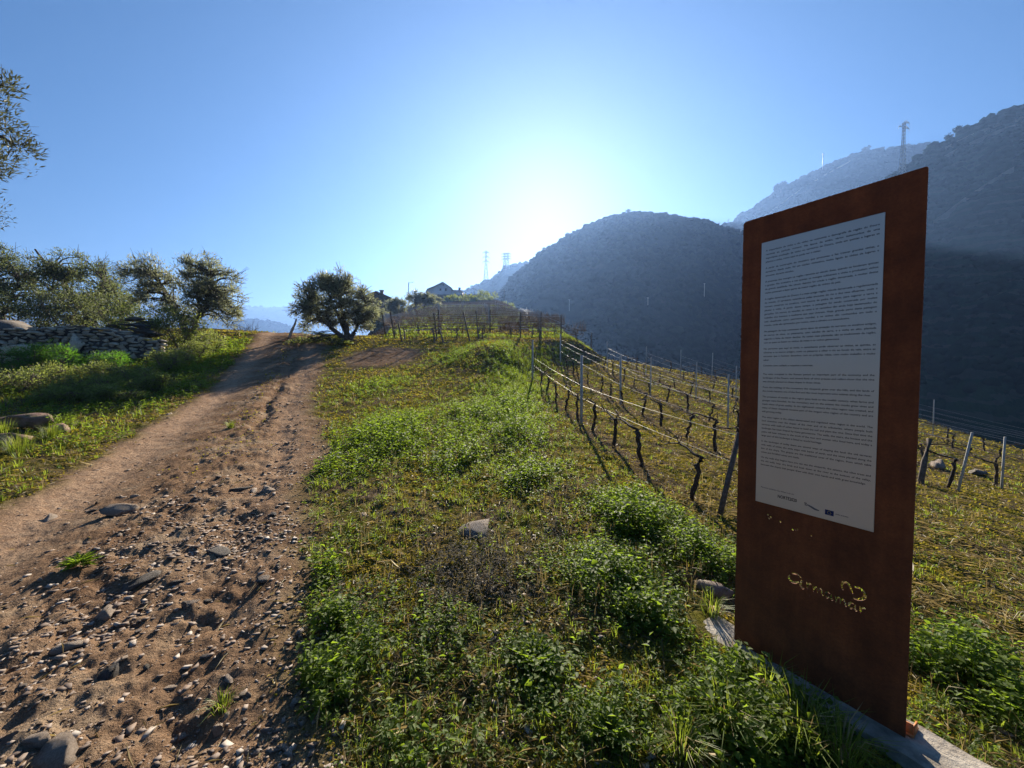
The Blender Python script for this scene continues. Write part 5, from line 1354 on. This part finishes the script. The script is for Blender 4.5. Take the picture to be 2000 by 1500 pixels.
V, T = boxg(((c0[0] + c1[0]) / 2, 4, c1[1] + 0.1), (c1[0] - c0[0] + 0.3, 1.3, 0.2)); q = Geo(); q.add(V, T); link('cap', q.mesh('cap'), M['brownwall'], ch)
def window(px0, py0, px1, py1, par, y=-0.03, name='window'):
    a = hp(px0, py1); b = hp(px1, py0); c = ((a[0] + b[0]) / 2, (a[1] + b[1]) / 2); w_, h_ = b[0] - a[0], b[1] - a[1]
    q = Geo(); f = 0.12
    for cc, s_ in (((c[0], y, b[1] - f / 2), (w_, 0.14, f)), ((c[0], y, a[1] + f / 2), (w_ + 0.2, 0.2, f)), ((a[0] + f / 2, y, c[1]), (f, 0.14, h_ - 2 * f)), ((b[0] - f / 2, y, c[1]), (f, 0.14, h_ - 2 * f)), ((c[0], y, c[1]), (0.07, 0.1, h_ - 2 * f))):
        q.add(*boxg(cc, s_))
    o = link(name, q.mesh(name), M['brownwall'], par)
    q = Geo(); q.add(*boxg((c[0], y + 0.0, c[1]), (w_ - 0.1, 0.05, h_ - 0.1))); link('pane' if name == 'window' else 'leaf', q.mesh('pane'), M['glassdark'], o)
window(858.5, 563.5, 862.2, 568.3, house); window(869.2, 563.5, 873, 568.3, house); window(865, 577.5, 868, 580.5, house); window(841.5, 574.5, 846.5, 584, house, name='door'); window(887, 571, 890, 574.5, house, y=1.17); window(865, 556, 867, 558, house)
# terrace wall below the house
tw = Geo(); a = at(905, 590, 172); 
for i, px in enumerate(np.linspace(858, 935, 12)):
    p = onground(px, 170); tw.add(*boxg((p[0], 170, p[2] + 0.6), (170 / FPX * 7.05, 0.8, 2.8)))
o = link('terrace_wall', tw.mesh('terrace_wall'), M['brownwall']); tag(o, 'long low retaining wall on the slope under the white house', 'wall')

dY = 105.0; mm = dY / FPX
db = onground(740, dY); dh = empty('dark_house', (db[0], dY, db[2] - 0.5)); tag(dh, 'dark brown farmhouse with a chimney half hidden behind the round olive', 'house')
zt = at(738, 569, dY)[2] - db[2] + 0.5; ze = at(762, 580, dY)[2] - db[2] + 0.5
wl_, wr_ = (712 - 740) * mm, (763 - 740) * mm
q = Geo(); q.add(*prism([(wl_, 0), (wl_, ze - 0.4), ((738 - 740) * mm, zt - 0.35), (wr_, ze - 0.4), (wr_, 0)], 0, 9)); link('wall', q.mesh('wall'), M['brownwall'], dh)
q = Geo(); q.add(*roof_strip((wl_ - 0.4, ze - 0.5), (-2 * mm, zt - 0.3), -0.5, 9.4)); q.add(*roof_strip((-2 * mm, zt - 0.3), (wr_ + 0.6, ze - 0.55), -0.5, 9.4)); link('roof', q.mesh('roof'), M['roof'], dh)
q = Geo(); q.add(*boxg((-1.9 * mm, 4, zt + 0.3), (0.8, 0.8, 1.3))); cc = link('chimney', q.mesh('chimney'), M['brownwall'], dh)
q = Geo(); q.add(*boxg((-1.9 * mm, 4, zt + 1.0), (1.1, 1.1, 0.2))); link('cap', q.mesh('cap'), M['brownwall'], cc)
q = Geo(); q.add(*boxg((13 * mm, -0.03, ze - 2.2), (0.9, 0.1, 1.1))); wi = link('window', q.mesh('window'), M['whitewall'], dh)
q = Geo(); q.add(*boxg((13 * mm, -0.1, ze - 2.2), (0.7, 0.05, 0.9))); link('pane', q.mesh('pane'), M['glassdark'], wi)

# ------------------------------------------------------------------ poles, lamp, pylons
lp = onground(800, 118); la = empty('street_lamp', tuple(lp)); tag(la, 'street lamp on a pole left of the white house', 'street lamp')
ht = at(800, 551.5, 118)[2] - lp[2]
q = Geo(); q.add(*tube(np.array([[0, 0, -0.3], [0, 0, ht]]), np.array([0.16, 0.12]), 8)); link('pole', q.mesh('pole', True), M['postpale'], la)
q = Geo(); q.add(*tube(np.array([[0, 0, ht - 0.25], [0.5, 0, ht + 0.02], [1.1, 0, ht + 0.08]]), 0.05, 5)); link('arm', q.mesh('arm'), M['galv'], la)
q = Geo(); q.add(*boxg((1.3, 0, ht + 0.07), (0.55, 0.25, 0.14))); link('lamp_head', q.mesh('lamp_head'), M['galv'], la)

def upole(label, base, h, r=0.13, group=None, arm=True):
    o = empty('utility_pole', tuple(base)); tag(o, label, 'pole', group)
    q = Geo(); q.add(*tube(np.array([[0, 0, -0.5], [0, 0, h]]), np.array([r, r * 0.75]), 7)); link('pole', q.mesh('pole'), M['postpale'], o)
    if arm: q = Geo(); q.add(*boxg((0, 0, h - 0.4), (r * 9, r, r))); link('cross_arm', q.mesh('cross_arm'), M['galv'], o)
    return np.array(base) + np.array([0, 0, h - 0.2])
pb = onground(928, 150); pt1 = upole('utility pole with hanging wires right of the white house', pb, at(928, 562, 150)[2] - pb[2])
pb2 = onground(985, 152); pt2 = upole('utility pole at the foot of the hill beyond the hanging wires', pb2, at(985, 565, 152)[2] - pb2[2])
def wire_thing(label, a, b, sag, r=0.05):
    k = np.linspace(0, 1, 14)[:, None]; p = a + (b - a) * k; p[:, 2:3] -= sag * 4 * k * (1 - k)
    o = empty('power_line', tuple(a)); tag(o, label, 'cable'); q = Geo(); q.add(*tube(p - a, r, 4)); link('cable', q.mesh('cable'), M['wire'], o)
wire_thing('sagging cable between the two utility poles', pt1, pt2, 1.4)
wire_thing('cable from the white house to the utility pole', np.array([hx + 6.0, hY, hb[2] + hp(0, 566)[1]]), pt1, 0.8)
wire_thing('lower cable running right from the corner of the white house', np.array([hx + 8.4, hY + 1, hb[2] + hp(0, 576)[1]]), pt2 - np.array([0, 0, 3.4]), 0.6, 0.07)

def hill_point(P, rows, px, py):
    Q = P[:rows].reshape(-1, 3); rel = Q - np.array([0, 0, EYE]); w_ = rel @ FW
    u = 1000 + FPX * rel[:, 0] / w_; v = 750 - FPX * (rel @ UPV) / w_
    return Q[np.argmin((u - px) ** 2 + (v - py) ** 2)]
for px, py, h, lab in ((1113, 607, 22, 'thin pale pole low on the hill beside the lit vineyard edge'), (1265, 600, 17, 'shortest thin pale pole in the middle of the shaded hill'), (1375, 580, 25, 'thin pale pole highest on the shaded hill near the sign')):
    b = hill_point(PA, rA, px, py); upole(lab, b, h * b[1] / FPX, 0.22, 'poles on the shaded hill')

def lattice(name, label, base, h, wb_, wt, arms, armw, mat='galv', r=0.25, nseg=8, cat='pylon', group=None):
    o = empty(name, tuple(base)); tag(o, label, cat, group); q = Geo()
    def corner(k, f):
        w_ = (wb_ + (wt - wb_) * min(1, f / 0.72) ** 0.8) / 2; s = ((-1, -1), (1, -1), (1, 1), (-1, 1))[k % 4]; return np.array([s[0] * w_, s[1] * w_, f * h])
    lv = np.linspace(0, 1, nseg + 1)
    for k in range(4):
        q.add(*tube(np.array([corner(k, f) for f in lv]), r, 4, False))
    link('leg_frame', q.mesh('leg_frame'), M[mat], o); q = Geo()
    for i in range(nseg):
        for k in range(4):
            for a, b in ((corner(k, lv[i]), corner(k + 1, lv[i + 1])), (corner(k + 1, lv[i]), corner(k, lv[i + 1]))): q.add(*tube(np.array([a, b]), r * 0.6, 3, False))
    link('bracing', q.mesh('bracing'), M[mat], o)
    for f, sd in arms:
        q = Geo()
        for s in ((-1, 1) if sd == 0 else (sd,)):
            tip = np.array([s * armw, 0, f * h])
            for yy in (-1, 1):
                q.add(*tube(np.array([[s * wt / 2, yy * wt / 2, f * h], tip]), r * 0.8, 3, False)); q.add(*tube(np.array([[s * wt / 2, yy * wt / 2, f * h + h * 0.045], tip]), r * 0.8, 3, False))
            q.add(*tube(np.array([tip, tip - np.array([0, 0, h * 0.05])]), r * 0.7, 3, False))
        link('cross_arm', q.mesh('cross_arm'), M[mat], o)
for px, py, ph, lab in ((948, 551, 60, 'tall lattice pylon left of the pair on the pale ridge'), (985, 526, 33, 'left pylon of the pair on the pale ridge'), (991, 524, 31, 'right pylon of the pair on the pale ridge')):
    b = hill_point(PD, rD, px, py); s = b[1] / FPX
    lattice('power_pylon', lab, b - np.array([0, 0, 3]), ph * s + 3, 10 * s * (ph / 60) ** 0.3, 2.2 * s, [(0.66, 0), (0.80, 0), (0.94, 0)], 6.0 * s, mat='darksteel', r=0.42 * s, group='power pylons on the pale ridge')
b = hill_point(PC, rC, 1762, 345); s = b[1] / FPX
lattice('power_pylon', 'slender pale pylon with three short arms above the top of the sign', b - np.array([0, 0, 2]), (345 - 243) * s + 2, 8.0 * s, 3.2 * s, [(0.985, 1), (0.93, -1), (0.89, 1)], 10 * s, mat='postpale', r=0.55 * s, nseg=16)
b = hill_point(PB, rB, 1605, 333); s = b[1] / FPX
o = empty('radio_mast', tuple(b)); tag(o, 'thin radio mast on the ridge behind the sign', 'mast')
q = Geo(); q.add(*tube(np.array([[0, 0, -3], [0, 0, 33 * s]]), 0.6 * s, 6)); link('mast', q.mesh('mast'), M['galv'], o)
q = Geo(); q.add(*boxg((0, 0, 30 * s), (2.6 * s, 0.6 * s, 3.0 * s))); link('antenna', q.mesh('antenna'), M['galv'], o)
b = hill_point(PB, rB, 1526, 376); s = b[1] / FPX
grow_tree('ridge_tree', 'single round tree standing out on the skyline left of the sign top', 'tree', tuple(b - np.array([0, 0, 2])), [[(0, 0, 0), (0, 0, 8 * s), (0, 0, 12 * s)]], [(0, 0, 12 * s, 10 * s, 10 * s, 6 * s), (3 * s, 0, 15 * s, 6 * s, 6 * s, 4 * s)], 40, 3.5 * s, 1800, 2.6 * s, 290, mat='hillbush', trunk_r=1.4 * s, wr=0.5)
for i, (px, py, h) in enumerate([(1400, 436, 14), (1422, 434, 12), (1228, 418, 10), (1065, 492, 10), (1108, 463, 11), (1690, 297, 12), (1870, 262, 16), (1852, 272, 12)]):
    PP, rr = (PA, rA) if px < 1390 else (PB, rB) if px < 1840 else (PC, rC)
    b = hill_point(PP, rr, px, py); s = b[1] / FPX
    if i < 2: bare_tree('bare_tree', ['leafless tree on the skyline dip left of the sign', 'second leafless tree in the skyline dip, nearer the sign'][i], tuple(b - np.array([0, 0, 1])), h * s, 295 + i, r0=0.5 * s, depth=4)
    else:
        grow_tree('ridge_tree', ['', '', 'tree on the highest point of the rounded hill', 'tree on the skyline just right of the sun', 'tree on the shoulder of the rounded hill', 'tree on the blue ridge above the sign', 'tall tree on the steep skyline at the right', 'lower tree on the steep skyline right of the pylon'][i], 'tree', tuple(b - np.array([0, 0, 1])),
                  [[(0, 0, 0), (0, 0, h * s * 0.4), (0, 0, h * s * 0.7)]], [(0, 0, h * s * 0.62, h * s * 0.42, h * s * 0.42, h * s * 0.38)], 14, h * s * 0.2, 500, h * s * 0.16, 300 + i, mat='hillbush', trunk_r=0.06 * h * s, wr=0.5)
# ------------------------------------------------------------------ haze: the air of the valley
hz_v, hz_t = boxg((0, 1500, 130), (11000, 9000, 800))
hm = bpy.data.materials.new('haze_air'); hm.use_nodes = True
hnt = hm.node_tree; hnt.nodes.remove(hnt.nodes['Principled BSDF'])
pv = hnt.nodes.new('ShaderNodeVolumePrincipled')
pv.inputs['Color'].default_value = (0.28, 0.495, 1.0, 1)
pv.inputs['Density'].default_value = HAZE_DENSITY
pv.inputs['Anisotropy'].default_value = 0.5
hnt.links.new(pv.outputs[0], hnt.nodes['Material Output'].inputs['Volume'])
hz = link('haze', np_mesh('haze', hz_v, hz_t), hm); hz['kind'] = 'stuff'
